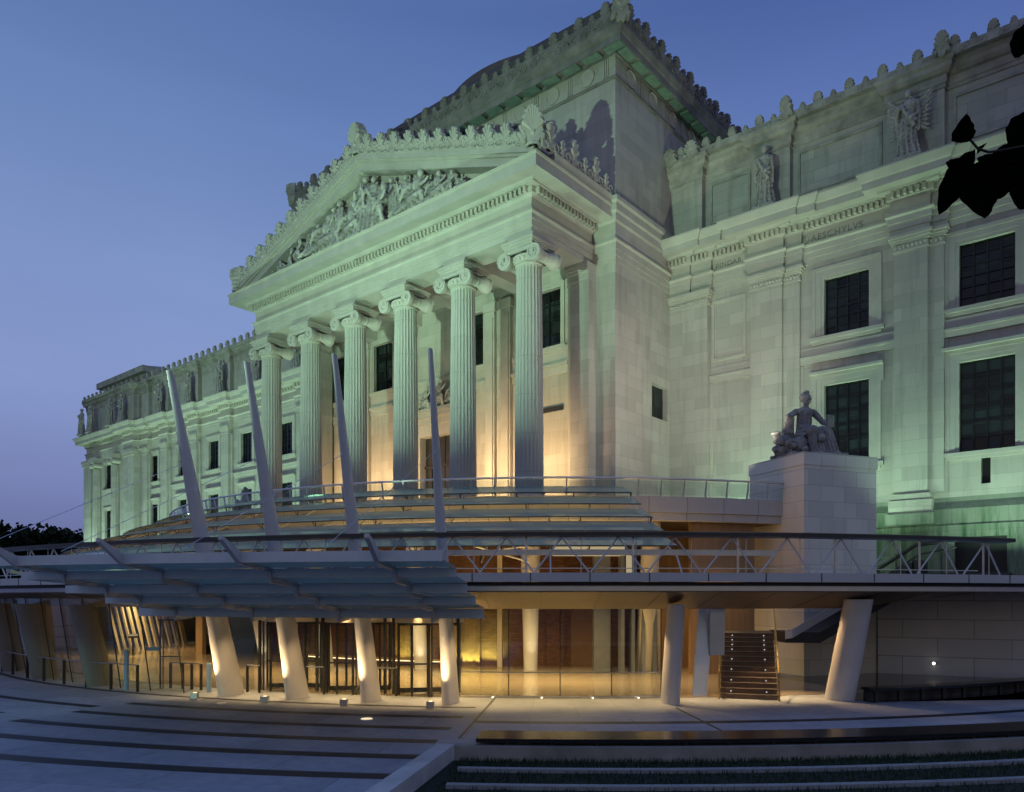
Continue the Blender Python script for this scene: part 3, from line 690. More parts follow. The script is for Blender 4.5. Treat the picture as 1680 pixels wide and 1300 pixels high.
mb.box(-2.5, 2.5, YP-.35, YP+.02, 14.1, 14.5); mb.box(-2.7, 2.7, YP-.6, YP+.02, 14.5, 14.8); mb.box(-2.85, 2.85, YP-.75, YP+.02, 14.8, 15.0)
mb.build('doorcase', M['trim'], mus)
mb = MB(); mb.box(-1.75, 1.75, YP+.3, YP+.4, 11.5, 13.4); mb.box(-1.75, -1.2, YP+.3, YP+.4, 8, 11.5)
for x in (-.6, 0, .6, 1.2): mb.box(x-.04, x+.04, YP+.24, YP+.3, 8, 13.4)
mb.box(-1.75, 1.75, YP+.2, YP+.3, 11.45, 11.62); dr = mb.build('main_door', M['dark'], mus)
MB().box(-1.2, 1.75, YP+.42, YP+.5, 8, 11.5).build('door_glass', emis('lit_hall_glass', (.5, .36, .30), .16), dr)
for x, z, r_ in ((-.75, 10.6, .12), (.9, 9.0, .07)): MB().lathe([(.01, 0), (r_, r_), (.01, 2*r_)], (x, YP+.36, z), 10).build('hall_lamp', M['lampw'], dr)
mb = MB(); mb.box(10.15, 11.0, 4.55, YP, 8, 20.0); mb.box(10.0, 11.95, 4.35, 4.75, 8.0, 8.5)
mb.box(10.75, 11.9, 3.75, 4.75, 8.0, 19.6); mb.box(-11.9, -10.75, 3.75, 4.75, 8, 19.6)
mb.build('anta', M['stone'], mus)
mb = MB()
for s_ in (-1, 1):
    a, b = sorted((s_*10.75, s_*11.9))
    for z0, z1, e in ((19.6, 19.7, .05), (19.7, 20.0, .02), (20.0, 20.15, .1), (20.15, 20.3, .16), (20.3, 20.5, .2)): mb.box(a-e, b+e*.2, 3.75-e, 4.7, z0, z1)
mb.build('anta_capital', M['trim'], mus)
mb = MB(); mb.box(7.35, 9.4, YP-.12, YP-.02, 13.5, 13.75); mb.build('name_plaque', M['dark'], mus)

# ---------- left wing
lw = [(-26.4, 1.9), (-33.0, 1.9), (-39.1, 1.9), (-45.5, 1.75), (-51.9, 1.5), (-20.2, 1.9)]
holes = []
for c, wd in lw: holes += [(c-wd/2, c+wd/2, 16.2, 19.15), (c-wd/2, c+wd/2, 9.8, 13.7)]
mb = MB(); wall(mb, -54.2, -12.9, 0, 20.1, YL, holes); mb.build('wing_wall', M['stone'], mus, recalc=False)
for c, wd in lw:
    window(c-wd/2, c+wd/2, 16.2, 19.15, YL, 4, 6, fr=.5); window(c-wd/2, c+wd/2, 9.8, 13.7, YL, 4, 6, fr=.5, ears=True)
lp = [-16.6, -23.3, -29.7, -36.1, -42.3, -48.7, -53.3]
jg = [(x-.85, x+.85, .42) for x in sorted(lp)]
for a, b, o in jg:
    m_ = MB(); m_.box(a, b-.35, YL-o, YL+.01, 8.05, 19.35); m_.box(b-.35, b, YL-.2, YL+.01, 8.05, 19.35); p = m_.build('pilaster', M['stone'], mus)
    c = MB()
    for z0, z1, e in ((19.35, 19.45, .05), (19.45, 19.72, .03), (19.72, 19.84, .10), (19.84, 19.96, .16), (19.96, 20.1, .22)): c.box(a-e, b-.35+e, YL-o-e, YL+.01, z0, z1)
    c.build('capital', M['trim'], p)
mb = MB()
for a, b in zip(sorted(lp), sorted(lp)[1:]):
    mb.box(a+.85, b-.85, YL-.10, YL+.02, 15.05, 15.3); mb.box(a+.85, b-.85, YL-.16, YL+.02, 15.3, 15.42)
mb.build('string_course', M['trim'], mus)
pth = [(-54.3, YL)]
for a, b, o in jg: pth += [(a, YL), (a, YL-o), (b, YL-o), (b, YL)]
pth += [(-12.9, YL)]
pth = [p for i, p in enumerate(pth) if i == 0 or (Vector(p)-Vector(pth[i-1])).length > 1e-4]
# end pavilion path
XE0, XE1, YE = -68.4, -54.3, 10.7
pv = [(XE0, 30), (XE0, YE), (-57.0, YE), (-57.0, YE-.4), (-54.6, YE-.4), (-54.6, YE), (-54.3, YE), (-54.3, YL)]
allp = pv[:-1]+pth
allp = [p for i, p in enumerate(allp) if i == 0 or (Vector(p)-Vector(allp[i-1])).length > 1e-4]
mb = MB(); mb.sweep(entab(20.1), allp); dentils(mb, allp, 21.82, 22.10, .195, .40, .2, .2); mb.build('entablature', M['trim'], mus)
MB().sweep([(-.4, 22.9), (.0, 22.9), (.0, 27.0), (-.4, 27.0)], allp).build('attic_wall', M['attic'], mus)
mb = MB(); mb.sweep([(-.4, 23.0), (.14, 23.0), (.14, 23.35), (.05, 23.45), (-.4, 23.45)], allp)
mb.sweep([(-.4, 26.3), (.05, 26.3), (.10, 26.5), (.10, 26.85), (.35, 27.05), (.35, 27.25), (.45, 27.35), (.45, 27.5), (-.4, 27.6)], allp); mb.build('attic_moulding', M['attictrim'], mus)
mb = MB(); cresting(mb, (-54, YL-.6), (-13.2, YL-.6), 27.42, .62, .0, 1.2, .3); cresting(mb, (XE0, YE-.5), (-54.3, YE-.5), 27.42, .4, .0, 1.2, .3); mb.build('roof_cresting', M['attictrim'], mus)
# end pavilion body
mb = MB(); wall(mb, XE0, -54.3, 0, 20.1, YE, [(-63.1, -61.5, 16.2, 19.15), (-63.1, -61.5, 9.8, 13.7)]); mb.quad((XE0, YE, 0), (XE0, 30, 0), (XE0, 30, 20.1), (XE0, YE, 20.1)); mb.quad((-54.3, YE, 0), (-54.3, YL, 0), (-54.3, YL, 20.1), (-54.3, YE, 20.1)); mb.build('end_pavilion_wall', M['stone'], mus, recalc=False)
for z0, z1 in ((16.2, 19.15), (9.8, 13.7)): window(-63.1, -61.5, z0, z1, YE, 4, 6, fr=.4)
mb = MB()
for a, b in ((-57.0, -54.6), (-68.4, -66.3)):
    mb.box(a, b, YE-.4, YE, 8.0, 19.4); mb.box(a-.12, b+.12, YE-.55, YE, 19.4, 19.75); mb.box(a-.2, b+.2, YE-.65, YE, 19.75, 20.1)
mb.build('pavilion_pier', M['stone'], mus)
for x in (-64.8, -59.7):
    s = MB(); s.lathe([(.62, 0), (.60, 4), (.55, 10.6)], (x, YE-.15, 8.2), 24, lambda i, j: .06*(i % 2)); o = s.build('engaged_column', M['stone'], mus)
    c = MB(); c.box(x-.75, x+.75, YE-.95, YE, 19.5, 20.1)
    for s_ in (-1, 1): c.bar((x+s_*.62, YE-.95, 19.2), (x+s_*.62, YE, 19.2), .3, n=14)
    c.build('capital', M['trim'], o)
mb = MB()      # low hipped roof block over the end pavilion
mb.box(-66.8, -55.4, 12.0, 24, 27.2, 29.2); mb.box(-67.4, -54.8, 11.4, 24.6, 29.2, 29.9)
v = [(-67.2, 11.6, 29.9), (-55, 11.6, 29.9), (-55, 24.4, 29.9), (-67.2, 24.4, 29.9), (-63, 15.5, 31.4), (-59, 15.5, 31.4), (-59, 20, 31.4), (-63, 20, 31.4)]
mb.add(v, [(0, 1, 5, 4), (1, 2, 6, 5), (2, 3, 7, 6), (3, 0, 4, 7), (4, 5, 6, 7)]); mb.build('attic_block', M['attictrim'], mus)
MB().box(-68, -13, 11.9, 30, 26.5, 27.3).build('flat_roof', M['roof'], mus); MB().box(13.2, 40, 11, 30, 26.5, 27.3).build('flat_roof', M['roof'], mus)

# ================================================================== SCULPTURE
def remesh(mb, name, m, voxel, smooth=3):
    o = mb.build(name, m, None)
    md = o.modifiers.new('r', 'REMESH'); md.mode = 'VOXEL'; md.voxel_size = voxel
    sm = o.modifiers.new('s', 'SMOOTH'); sm.iterations = smooth; sm.factor = .5
    bpy.context.view_layer.update()
    me = bpy.data.meshes.new_from_object(o.evaluated_get(bpy.context.evaluated_depsgraph_get()))
    me.name = name; bpy.data.objects.remove(o)
    amp = voxel*.55
    cs = [v.co.copy() for v in me.vertices]; ns = [v.normal.copy() for v in me.vertices]; out = []
    for c_, n_ in zip(cs, ns): out += list(c_+n_*(noise.noise(c_*9)*amp-abs(noise.noise(c_*22))*amp*.9))
    me.vertices.foreach_set('co', out); me.update()
    me.shade_smooth(); return me
def ell(mb, c, rx, ry, rz_, n=12):
    v = []; f = []; c = Vector(c)
    for j in range(n+1):
        ph = PI*j/n
        for i in range(n*2):
            t = PI*i/n; v.append(c+Vector((rx*math.sin(ph)*math.cos(t), ry*math.sin(ph)*math.sin(t), rz_*math.cos(ph))))
    k = n*2
    f = [(j*k+i, (j+1)*k+i, (j+1)*k+(i+1) % k, j*k+(i+1) % k) for j in range(n) for i in range(k)]
    mb.add(v, f)
def limb(mb, pts, radii):
    for i in range(len(pts)-1): mb.bar(pts[i], pts[i+1], radii[i], radii[i+1], n=10)
    for p, r_ in zip(pts, radii): ell(mb, p, r_, r_, r_, 6)
def robed(seed, h=3.0, arms=0):
    """standing robed figure, facing -Y, feet at z=0, h tall"""
    q = random.Random(seed); mb = MB(); s = h/3.0
    ph = [q.uniform(0, 6.28) for _ in range(4)]; sway = q.uniform(-.10, .10)
    prof = [(0, .50, .40), (.25, .47, .38), (.8, .40, .33), (1.25, .38, .30), (1.6, .36, .28), (1.85, .29, .22), (2.1, .34, .22), (2.35, .38, .22), (2.5, .27, .18), (2.56, .11, .10), (2.66, .10, .10)]
    n = 56; v = []
    for z, a, b in prof:
        fold = .11*max(0, 1-z/2.3)+.02
        for i in range(n):
            t = 2*PI*i/n; kf = 1+fold*(math.sin(11*t+ph[0]+z*.8)+.6*math.sin(17*t+ph[1]-z*1.3))
            v.append((((a*math.cos(t)*kf)+sway*math.sin(z*1.5))*s, b*math.sin(t)*kf*s, z*s))
    m = len(prof)
    mb.add(v, [(j*n+i, j*n+(i+1) % n, (j+1)*n+(i+1) % n, (j+1)*n+i) for j in range(m-1) for i in range(n)]+[list(range(n))[::-1], [(m-1)*n+i for i in range(n)]])
    hx = sway*.4
    ell(mb, ((hx)*s, -.02*s, 2.82*s), .145*s, .165*s, .20*s); ell(mb, (hx*s, .06*s, 2.88*s), .17*s, .17*s, .17*s)
    ell(mb, (hx*s, -.18*s, 2.80*s), .025*s, .04*s, .05*s, 6); ell(mb, (hx*s, -.15*s, 2.72*s), .06*s, .04*s, .05*s, 6)
    poses = [((-.40, -.05, 1.85), (-.16, -.36, 1.62)), ((-.48, -.08, 1.85), (-.34, -.34, 2.15)), ((-.46, 0, 1.8), (-.42, -.15, 1.35)), ((-.55, -.1, 2.1), (-.62, -.22, 2.6))]
    for sg, ix in ((1, arms % 4), (-1, (arms//4) % 4)):
        e, hnd = poses[ix]
        S = Vector((-.33*sg, 0, 2.32))*s; E = Vector((e[0]*sg, e[1], e[2]))*s; H = Vector((hnd[0]*sg, hnd[1], hnd[2]))*s
        limb(mb, [S, E, H], [.12*s, .095*s, .06*s]); ell(mb, H, .07*s, .07*s, .09*s, 6)
        # hanging sleeve cloth
        for j in range(3): mb.bar(E+Vector((0, .02*j, 0)), E+Vector((.04*sg*j, .05, -.75*s)), .09*s, .05*s, n=7)
    mb.bar((-.30*s, -.24*s, 2.3*s), (.28*s, -.30*s, 1.2*s), .07*s, .10*s, n=8); mb.bar((-.33*s, -.16*s, 2.35*s), (.34*s, -.22*s, 1.45*s), .06*s, .09*s, n=8)
    mb.box(-.55*s, .55*s, -.42*s, .42*s, -.14*s, .02*s)
    return mb
def winged():
    mb = robed(77, 3.1, 1); q = random.Random(2)
    for sg in (-1, 1):
        for i in range(9):
            t = i/8; a = Vector((sg*(.28+.1*t), .12, 2.3-.9*t)); b = Vector((sg*(.95-.15*t), .18, 3.0-1.9*t)); mb.bar(a, b, .10, .055, n=7)
    return mb
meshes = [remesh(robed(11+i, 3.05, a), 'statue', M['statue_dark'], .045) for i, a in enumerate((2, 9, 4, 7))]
def statue(i, x, y, z, label, group, sc_=1.0, yaw=0):
    o = bpy.data.objects.new('statue', meshes[i]); col.objects.link(o); o.location = (x, y, z+.14*sc_); o.scale = (sc_,)*3; o.rotation_euler = (0, 0, yaw)
    tag(o, label, 'statue', group); return o
G = 'robed statues standing on the museum cornice'
statue(0, 18.84, YW-.95, 23.12, 'robed stone figure holding a bundle, standing above the PINDAR and AESCHYLVS names', G, 1.03)
meshes.append(remesh(winged(), 'statue', M['statue_dark'], .045))
a_ = statue(4, 25.6, YW-1.05, 23.12, 'tall winged stone figure on the right wing cornice beside the leaves', G, 1.0)
ss = [(-67.4, 'leftmost weathered figure at the far corner of the end pavilion attic'), (-64.9, 'second weathered figure from the far left corner of the attic'),
      (-59.3, 'third figure from the far left, left of the pair beside the pavilion pier'), (-56.3, 'fourth figure from the far left, against the end pavilion pier'),
      (-48.7, 'weathered figure just left of the leftmost leaning mast tip'), (-42.3, 'robed figure above the left wing, between the two leftmost mast tips'),
      (-36.1, 'robed figure above the left wing, just left of the second mast tip'), (-29.7, 'weathered figure beside the leftmost portico column capital'),
      (-23.3, 'figure seen between the first and second portico columns')]
for i, (x, lb) in enumerate(ss):
    y = (YE if x < -54.3 else YL)-1.0; statue((i*3+1) % 4, x, y, 23.12, lb, G, 1.05)
# wings of the winged figure
# pediment relief figures
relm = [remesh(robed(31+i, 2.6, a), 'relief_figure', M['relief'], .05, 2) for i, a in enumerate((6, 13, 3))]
def crouch(seed):
    q = random.Random(seed); mb = MB()
    ell(mb, (0, 0, .55), .36, .28, .5); ell(mb, (.25, -.12, 1.0), .26, .22, .36); ell(mb, (.38, -.15, 1.45), .15, .15, .19)
    limb(mb, [Vector((.2, -.1, 1.2)), Vector((.55, -.3, .9)), Vector((.85, -.25, 1.15))], [.11, .09, .06])
    limb(mb, [Vector((.1, -.1, 1.15)), Vector((-.3, -.3, .9)), Vector((-.5, -.3, .5))], [.11, .09, .06])
    limb(mb, [Vector((-.05, -.15, .45)), Vector((.6, -.35, .55)), Vector((.7, -.3, .05))], [.2, .15, .08])
    limb(mb, [Vector((-.1, .0, .4)), Vector((-.75, -.15, .25)), Vector((-1.2, -.1, .1))], [.2, .15, .09])
    for i in range(9): mb.bar((q.uniform(-.5, .5), q.uniform(-.2, .1), .8), (q.uniform(-1, .8), q.uniform(-.3, 0), 0), .12, .08, n=7)
    return mb
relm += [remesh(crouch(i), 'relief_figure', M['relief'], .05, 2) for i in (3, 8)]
xs_ = [-9.9, -8.9, -8.0, -7.1, -6.3, -5.5, -4.7, -3.9, -3.1, -2.3, -1.4, -.5, .5, 1.3, 2.2, 3.0, 3.8, 4.6, 5.5, 6.4, 7.3, 8.3, 9.3]
xs_ = sorted(xs_+[x_+.42 for x_ in xs_[2:-2]])
for i, x in enumerate(xs_):
    H_ = rz(x, -.72)-23.45
    st = H_ > 1.55 and i % 3 != 1
    me = relm[i % 3] if st else relm[3+i % 2]
    base_h = 2.6 if st else 1.6
    s_ = min(H_*.96/base_h, 1.3)*(1 if i % 2 else .9)
    o = bpy.data.objects.new('relief_figure', me); col.objects.link(o); o.parent = mus
    o.location = (x, -1.25 if i % 2 else -.95, 23.42+.1*s_); o.scale = (s_*(1 if i % 3 else -1)*1.1, s_, s_); o.rotation_euler = (0, R(rnd.uniform(-8, 8)), R(rnd.uniform(-30, 30)))
for i, (x, s_) in enumerate(((-1.0, .7), (.2, .85), (1.3, .7))):       # group above the door
    o = bpy.data.objects.new('door_relief_figure', relm[3+i % 2]); col.objects.link(o); o.parent = mus; o.location = (x, YP-.45, 15.0); o.scale = (s_, s_, s_*1.3)

# seated figure on the right pedestal
def seated():
    mb = MB()
    # throne/rock
    for (x, y, z, a, b, c) in ((0, .25, .45, .75, .65, .5), (-.55, .0, .40, .45, .5, .42), (-.75, -.05, .65, .32, .35, .30), (-.45, -.35, .55, .35, .3, .35), (.45, .15, .4, .4, .5, .42), (-.85, .1, .3, .3, .35, .3), (0, -.3, .3, .5, .35, .3)):
        ell(mb, (x, y, z), a, b, c)
    q = random.Random(5)
    for i in range(60): ell(mb, (q.uniform(-1.25, -.1), q.uniform(-.65, .3), q.uniform(.08, 1.0)), *(q.uniform(.06, .17) for _ in range(3)), 5)
    # torso
    limb(mb, [Vector((.02, .05, .95)), Vector((.0, .08, 1.35)), Vector((.02, .05, 1.78))], [.38, .29, .30]); ell(mb, (.02, .05, 1.85), .42, .22, .17)
    mb.bar((.03, .03, 1.9), (.05, .0, 2.15), .12, .11, n=12)
    ell(mb, (.06, -.03, 2.33), .165, .19, .22); ell(mb, (.02, .06, 2.42), .20, .21, .19); ell(mb, (-.06, .12, 2.36), .12, .12, .12, 6); ell(mb, (.06, -.02, 2.60), .13, .1, .07, 6)
    ell(mb, (.09, -.22, 2.31), .03, .045, .05, 6); ell(mb, (.08, -.18, 2.19), .07, .05, .05, 6)
    # thighs and shins: knees forward (-Y) and to the right
    limb(mb, [Vector((.15, 0, .95)), Vector((.55, -.55, 1.02)), Vector((.62, -.62, .35)), Vector((.68, -.72, .12))], [.28, .22, .15, .12])
    limb(mb, [Vector((-.15, -.05, .95)), Vector((-.05, -.68, .98)), Vector((.0, -.62, .35)), Vector((.05, -.72, .12))], [.28, .22, .15, .12])
    ell(mb, (.78, -.92, .10), .12, .2, .09); ell(mb, (.08, -.95, .10), .11, .2, .09)
    # drapery between and beside the legs
    for i in range(11):
        t = i/10; x0 = -.15+.85*t; mb.bar((x0, -.62, .98), (x0*1.1+.08*math.sin(i*2.1)+.12, -.70-.06*(i % 2), .08), .10, .085, n=7)
    for i in range(8):
        mb.bar((.58, -.5+.13*i, .95), (.95, -.62+.16*i, .12), .11, .10, n=7)
    for i in range(6): mb.bar((-.3+.1*i, -.2, 1.25), (.35+.08*i, -.5, .85), .07, .09, n=7)
    # arms: one resting out to the left, the other on the lap holding a tablet
    limb(mb, [Vector((-.34, .05, 1.85)), Vector((-.72, -.12, 1.62)), Vector((-.85, -.28, 1.60))], [.13, .11, .08]); ell(mb, (-.9, -.33, 1.58), .09, .1, .08, 6)
    limb(mb, [Vector((.38, .02, 1.83)), Vector((.62, -.18, 1.45)), Vector((.62, -.52, 1.30))], [.13, .11, .07]); ell(mb, (.63, -.58, 1.28), .09, .1, .08, 6)
    for i in range(5): mb.bar((-.55-.06*i, -.1, 1.6), (-.50-.10*i, .05, .85), .07, .08, n=7)
    mb.obox((.66, -.66, 1.38), (.16, .06, 0), (-.03, .04, .02), (0, 0, .22)); ell(mb, (.22, -.80, .72), .16, .16, .16)
    mb.bar((-.7, -.45, .85), (.35, -.72, .92), .07, .06, n=8); mb.box(-1.12, 1.15, -1.08, .75, -.02, .12)
    return mb
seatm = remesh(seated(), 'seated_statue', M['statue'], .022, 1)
def pedestal(ang, rc, label, slab):
    t = thing('statue_pedestal', label, 'pedestal', at(rc, ang, 0))
    u, v_ = rad(ang), tan_(ang); 
    def P_(a, b, z): p = at(rc, ang, 0)+u*a+v_*b; return (p.x, p.y, z)
    L0, L1 = -3.5, 0.0
    m1 = MB(); c = at(rc, ang, 0)+u*(L0+L1)/2
    m1.obox((c.x, c.y, 4.38), u*(L1-L0)/2, v_*1.94, (0, 0, 4.38)); put(m1.build('shaft', M['ped'], None), t)
    m2 = MB(); m2.obox((c.x, c.y, 9.02), u*((L1-L0)/2+.04), v_*1.98, (0, 0, .26)); put(m2.build('cap_slab', M['ped'], None), t)
    return t, u, v_
pedR, u, v_ = pedestal(60.5, 26.1, 'tall pale granite block pedestal beside the right wing carrying a seated figure', 0)
# shift so that its near corner stands where the photograph has it
pedR.location = Vector((23.1, 3.03, 0))+v_*1.94
o = bpy.data.objects.new('seated_statue', seatm); col.objects.link(o); tag(o, 'marble woman seated on rocks on the nearer pedestal, weathered grey', 'statue')
pc = pedR.location+u*(-1.45); pc = pc-RT*.50; o.location = (pc.x, pc.y, 9.28); o.rotation_euler = (0, 0, R(48)); o.scale = (1.14, 1.14, 1.15)
pedL, u2, v2 = pedestal(-61, 26.1, 'far pale pedestal beyond the left masts carrying a small dark seated figure', 0)
pedL.location = (-22.6, 3.6, 0)
o2 = bpy.data.objects.new('seated_statue', seatm); col.objects.link(o2); tag(o2, 'small distant seated figure behind the terrace railing at the left wing', 'statue')
o2.location = (-21.6, 4.4, 9.28); o2.rotation_euler = (0, 0, R(-20)); o2.scale = (1.05,)*3

# ================================================================== GROUND
mb = MB(); sheet(mb, (0.01, 0), (39.5, 0), -180, 180, 2); sheet(mb, (39.5, 0), (62, 0), -180, 34.15, 2); sheet(mb, (39.5, 0), (62, 0), 110, 180, 2)
setin(mb.build('pavement', M['paving'], None))
mb = MB(); sheet(mb, (39.7, -.28), (62, -.28), 34.15, 110, 2); setin(mb.build('lawn_ground', M['soil'], None))
mb = MB(); sheet(mb, (62, -.45), (900, -.45), -180, 180, 3); setin(mb.build('ground', M['asphalt'], None))
mb = MB(); sheet(mb, (62, -.5), (62, 0.0), -180, 180, 3); setin(mb.build('ground', M['concrete'], None))
def bandobj(r0, r1, a0, a1):
    mb = MB(); ring(mb, [(r0, .002), (r1, .002), (r1, .006), (r0, .006)], a0, a1, 1); setin(mb.build('dark_pavement', M['band'], None))
for r_, wd in ((35.5, .34), (37.3, .36), (39.05, .40), (40.75, .42), (42.5, .42)):
    bandobj(r_-wd/2, r_+wd/2, 16.4, 33.9)
bandobj(36.25, 36.6, -40, 15.9); bandobj(38.3, 38.65, -40, 14); bandobj(40.6, 41, -40, 14)
bandobj(36.05, 36.4, 34.6, 110); bandobj(33.55, 33.78, -40, 34.0)
for a, r0, r1 in ((34.55, 31.2, 38.6), (44.1, 33.6, 38.4)):
    mb = MB(); p, q = at(r0, a, .004), at(r1, a, .004); c = (p+q)/2; mb.obox(c, (q-p)/2, tan_(a)*.035, (0, 0, .003)); setin(mb.build('dark_pavement', M['band'], None))
# retaining walls and kerbs round the lawn
mb = MB(); ring(mb, [(39.35, -.5), (39.35, .02), (39.62, .02), (39.62, -.5)], 34.45, 110, 1); tag(mb.build('retaining_wall', M['dconc'], None), 'low curved concrete retaining wall behind the sunken lawn, under the black slab', 'wall')
mb = MB(); p, q = at(39.55, 34.35, 0), at(60, 32.6, 0); c = (p+q)/2; tt = tan_(34.15)
mb.obox((c.x, c.y, -.21), (q-p)/2, tt*.20, (0, 0, .26)); tag(mb.build('planter_wall', M['concrete'], None), 'straight pale concrete kerb wall running from the plaza to the bottom of the picture', 'wall')
for i, (r_, lb) in enumerate(((40.62, 'upper pale concrete strip curving across the dark lawn'), (42.0, 'lower pale concrete strip curving across the lawn at the picture bottom'), (43.5, 'nearest concrete strip across the lawn'))):
    mb = MB(); ring(mb, [(r_, -.5), (r_, -.20), (r_+.18, -.20), (r_+.18, -.5)], 35, 110, 1); tag(mb.build('lawn_kerb', M['curb'], None), lb, 'kerb')
mb = MB()
for _ in range(26000):
    r_ = 39.65+rnd.random()**1.5*7; a = rnd.uniform(34.8, 66)
    p = at(r_, a, -.28); hgt = rnd.uniform(.05, .13); d = Vector((rnd.uniform(-.05, .05), rnd.uniform(-.05, .05), 0)); e = Vector((rnd.uniform(-1, 1), rnd.uniform(-1, 1), 0)).normalized()*.010
    mb.add([p-e, p+e, p+d+Vector((0, 0, hgt))], [(0, 1, 2)])
tag(setin(mb.build('grass', M['grass'], None, recalc=False), 'stuff'), 'short dark grass on the sunken lawn between the concrete strips', 'grass')
# ================================================================== CURVED WALKWAY
wk = thing('curved_walkway', 'curved elevated walkway with white truss railing and bronze soffit', 'walkway')
A0, A1 = -32, 74
mb = MB(); ring(mb, [(32.6, 3.75), (34.75, 3.75), (34.75, 3.94), (32.6, 3.94)], A0, A1); mb.build('deck', M['fascia'], wk)
mb = MB(); ring(mb, [(34.76, 3.70), (34.98, 3.70), (34.98, 3.95), (34.76, 3.95)], A0, A1); fa = mb.build('fascia', M['fascia'], wk)
mb = MB()
a = 34.17-2.67*24
while a < A1:
    mb.obox(at(34.985, a, 3.825), rad(a)*.006, tan_(a)*.012, (0, 0, .125)); a += 2.67+(.035 if a > 34 else 0)*((a-34)/2.67 if a > 34 else 0)*.5
mb.build('fascia_joint', M['dark'], fa)
mb = MB(); ring(mb, [(33.2, 3.45), (34.35, 3.45), (34.35, 3.60), (33.2, 3.60)], A0, 66); mb.build('lower_fascia', M['steel'], wk)
mb = MB(); ring(mb, [(33.4, 3.60), (34.5, 3.60), (34.5, 3.70), (33.4, 3.70)], A0, 70); mb.build('shadow_gap', M['dark'], wk)
def sof(a):
    t = min(1, max(0, (a-55.5)/7.5)); zb = 2.9+(3.42-2.9)*t; ri = 32.0+1.2*t
    return [(34.3, 3.46), (34.3, 3.42), (ri, zb), (31.2+1.5*t, zb), (31.2+1.5*t, zb+.05), (ri, zb+.05), (34.1, 3.5)]
mb = MB(); ring(mb, sof, A0, 63, 1); so = mb.build('soffit', M['soffit'], wk)
mb = MB()
for k in range(38):
    a = 34.4+2.9*(k-22)
    if a > 62: continue
    p = sof(a); x0, x1 = at(34.3, a, 3.415), at(p[2][0], a, p[2][1]-.006); mb.obox((x0+x1)/2, (x1-x0)/2, tan_(a)*.018, (0, 0, .006))
mb.build('soffit_joint', M['dark'], so)
mb = MB(); ring(mb, [(34.85, 4.93), (35.2, 4.95), (35.2, 5.06), (34.85, 5.10)], A0, 61.6); mb.build('top_rail', M['dark'], wk)
ba = 33.29; n = 0
mb = MB(); mb2 = MB()
step = 2.49
for k in range(-27, 11):
    a = 33.29+(2.44+max(0, k)*.022)*k
    for sg in (-.5, .5):
        b = a+sg*2.48
        mb.bar(at(35.0, a, 4.93), at(34.9, b, 3.96), .026, n=6)
    if a < 60: mb2.bar(at(34.7, a+.9, 3.95), at(34.7, a+.9, 4.95), .013, n=6)
mb.build('truss_diagonal', M['white'], wk); mb2.build('rail_post', M['steel'], wk)
mb = MB()
for z in (4.08,): mb.tube([at(34.7, a, z) for a in range(A0, 62, 2)], .014, 5)
mb.build('lower_rail', M['steel'], wk)
mb = MB()
for a in (36.6, 41.6, 46.6, 51.6, 56.4, 60.6): mb.obox(at(34.6, a, 4.45), rad(a)*.02, tan_(a)*.025, (0, 0, .5))
mb.build('stanchion', M['steel'], wk)
mb = MB(); ring(mb, [(32.75, 4.55), (32.9, 4.55), (32.9, 4.72), (32.75, 4.72)], A0, 50); mb.build('inner_handrail', M['steel'], wk)
# leaning support columns
def leaning(a, r0, r1, z1, ra_, rb_, m, parent, name, n=24, z0=0.0, r0z=.45):
    mb = MB(); u = rad(a); t = tan_(a); v = []
    K = 14; el = 1.0 if ra_ > .3 or z1 > 4 else 1.9
    for j in range(K+1):
        s_ = j/K; z = z0+(z1-z0)*s_; rr = r0+(r1-r0)*s_; q = ra_+(rb_-ra_)*s_
        for i in range(n):
            th = 2*PI*i/n; v.append(at(rr, a, z)+t*math.cos(th)*q+u*math.sin(th)*q*el)
    f = [(j*n+i, j*n+(i+1) % n, (j+1)*n+(i+1) % n, (j+1)*n+i) for j in range(K) for i in range(n)]+[list(range(n))[::-1], [K*n+i for i in range(n)]]
    mb.add(v, f); return mb.build(name, m, parent, smooth=True)
for a, q in ((-16, .27), (-7.9, .27), (-.1, .27), (7.6, .27)): leaning(a, 32.9, 33.6, 3.0, q, .25, M['colshade'], wk, 'support_column')
leaning(44.3, 32.55, 33.2, 3.05, .27, .24, M['mast'], wk, 'support_column'); leaning(54.3, 32.6, 33.5, 3.2, .46, .42, M['mast'], wk, 'support_column')
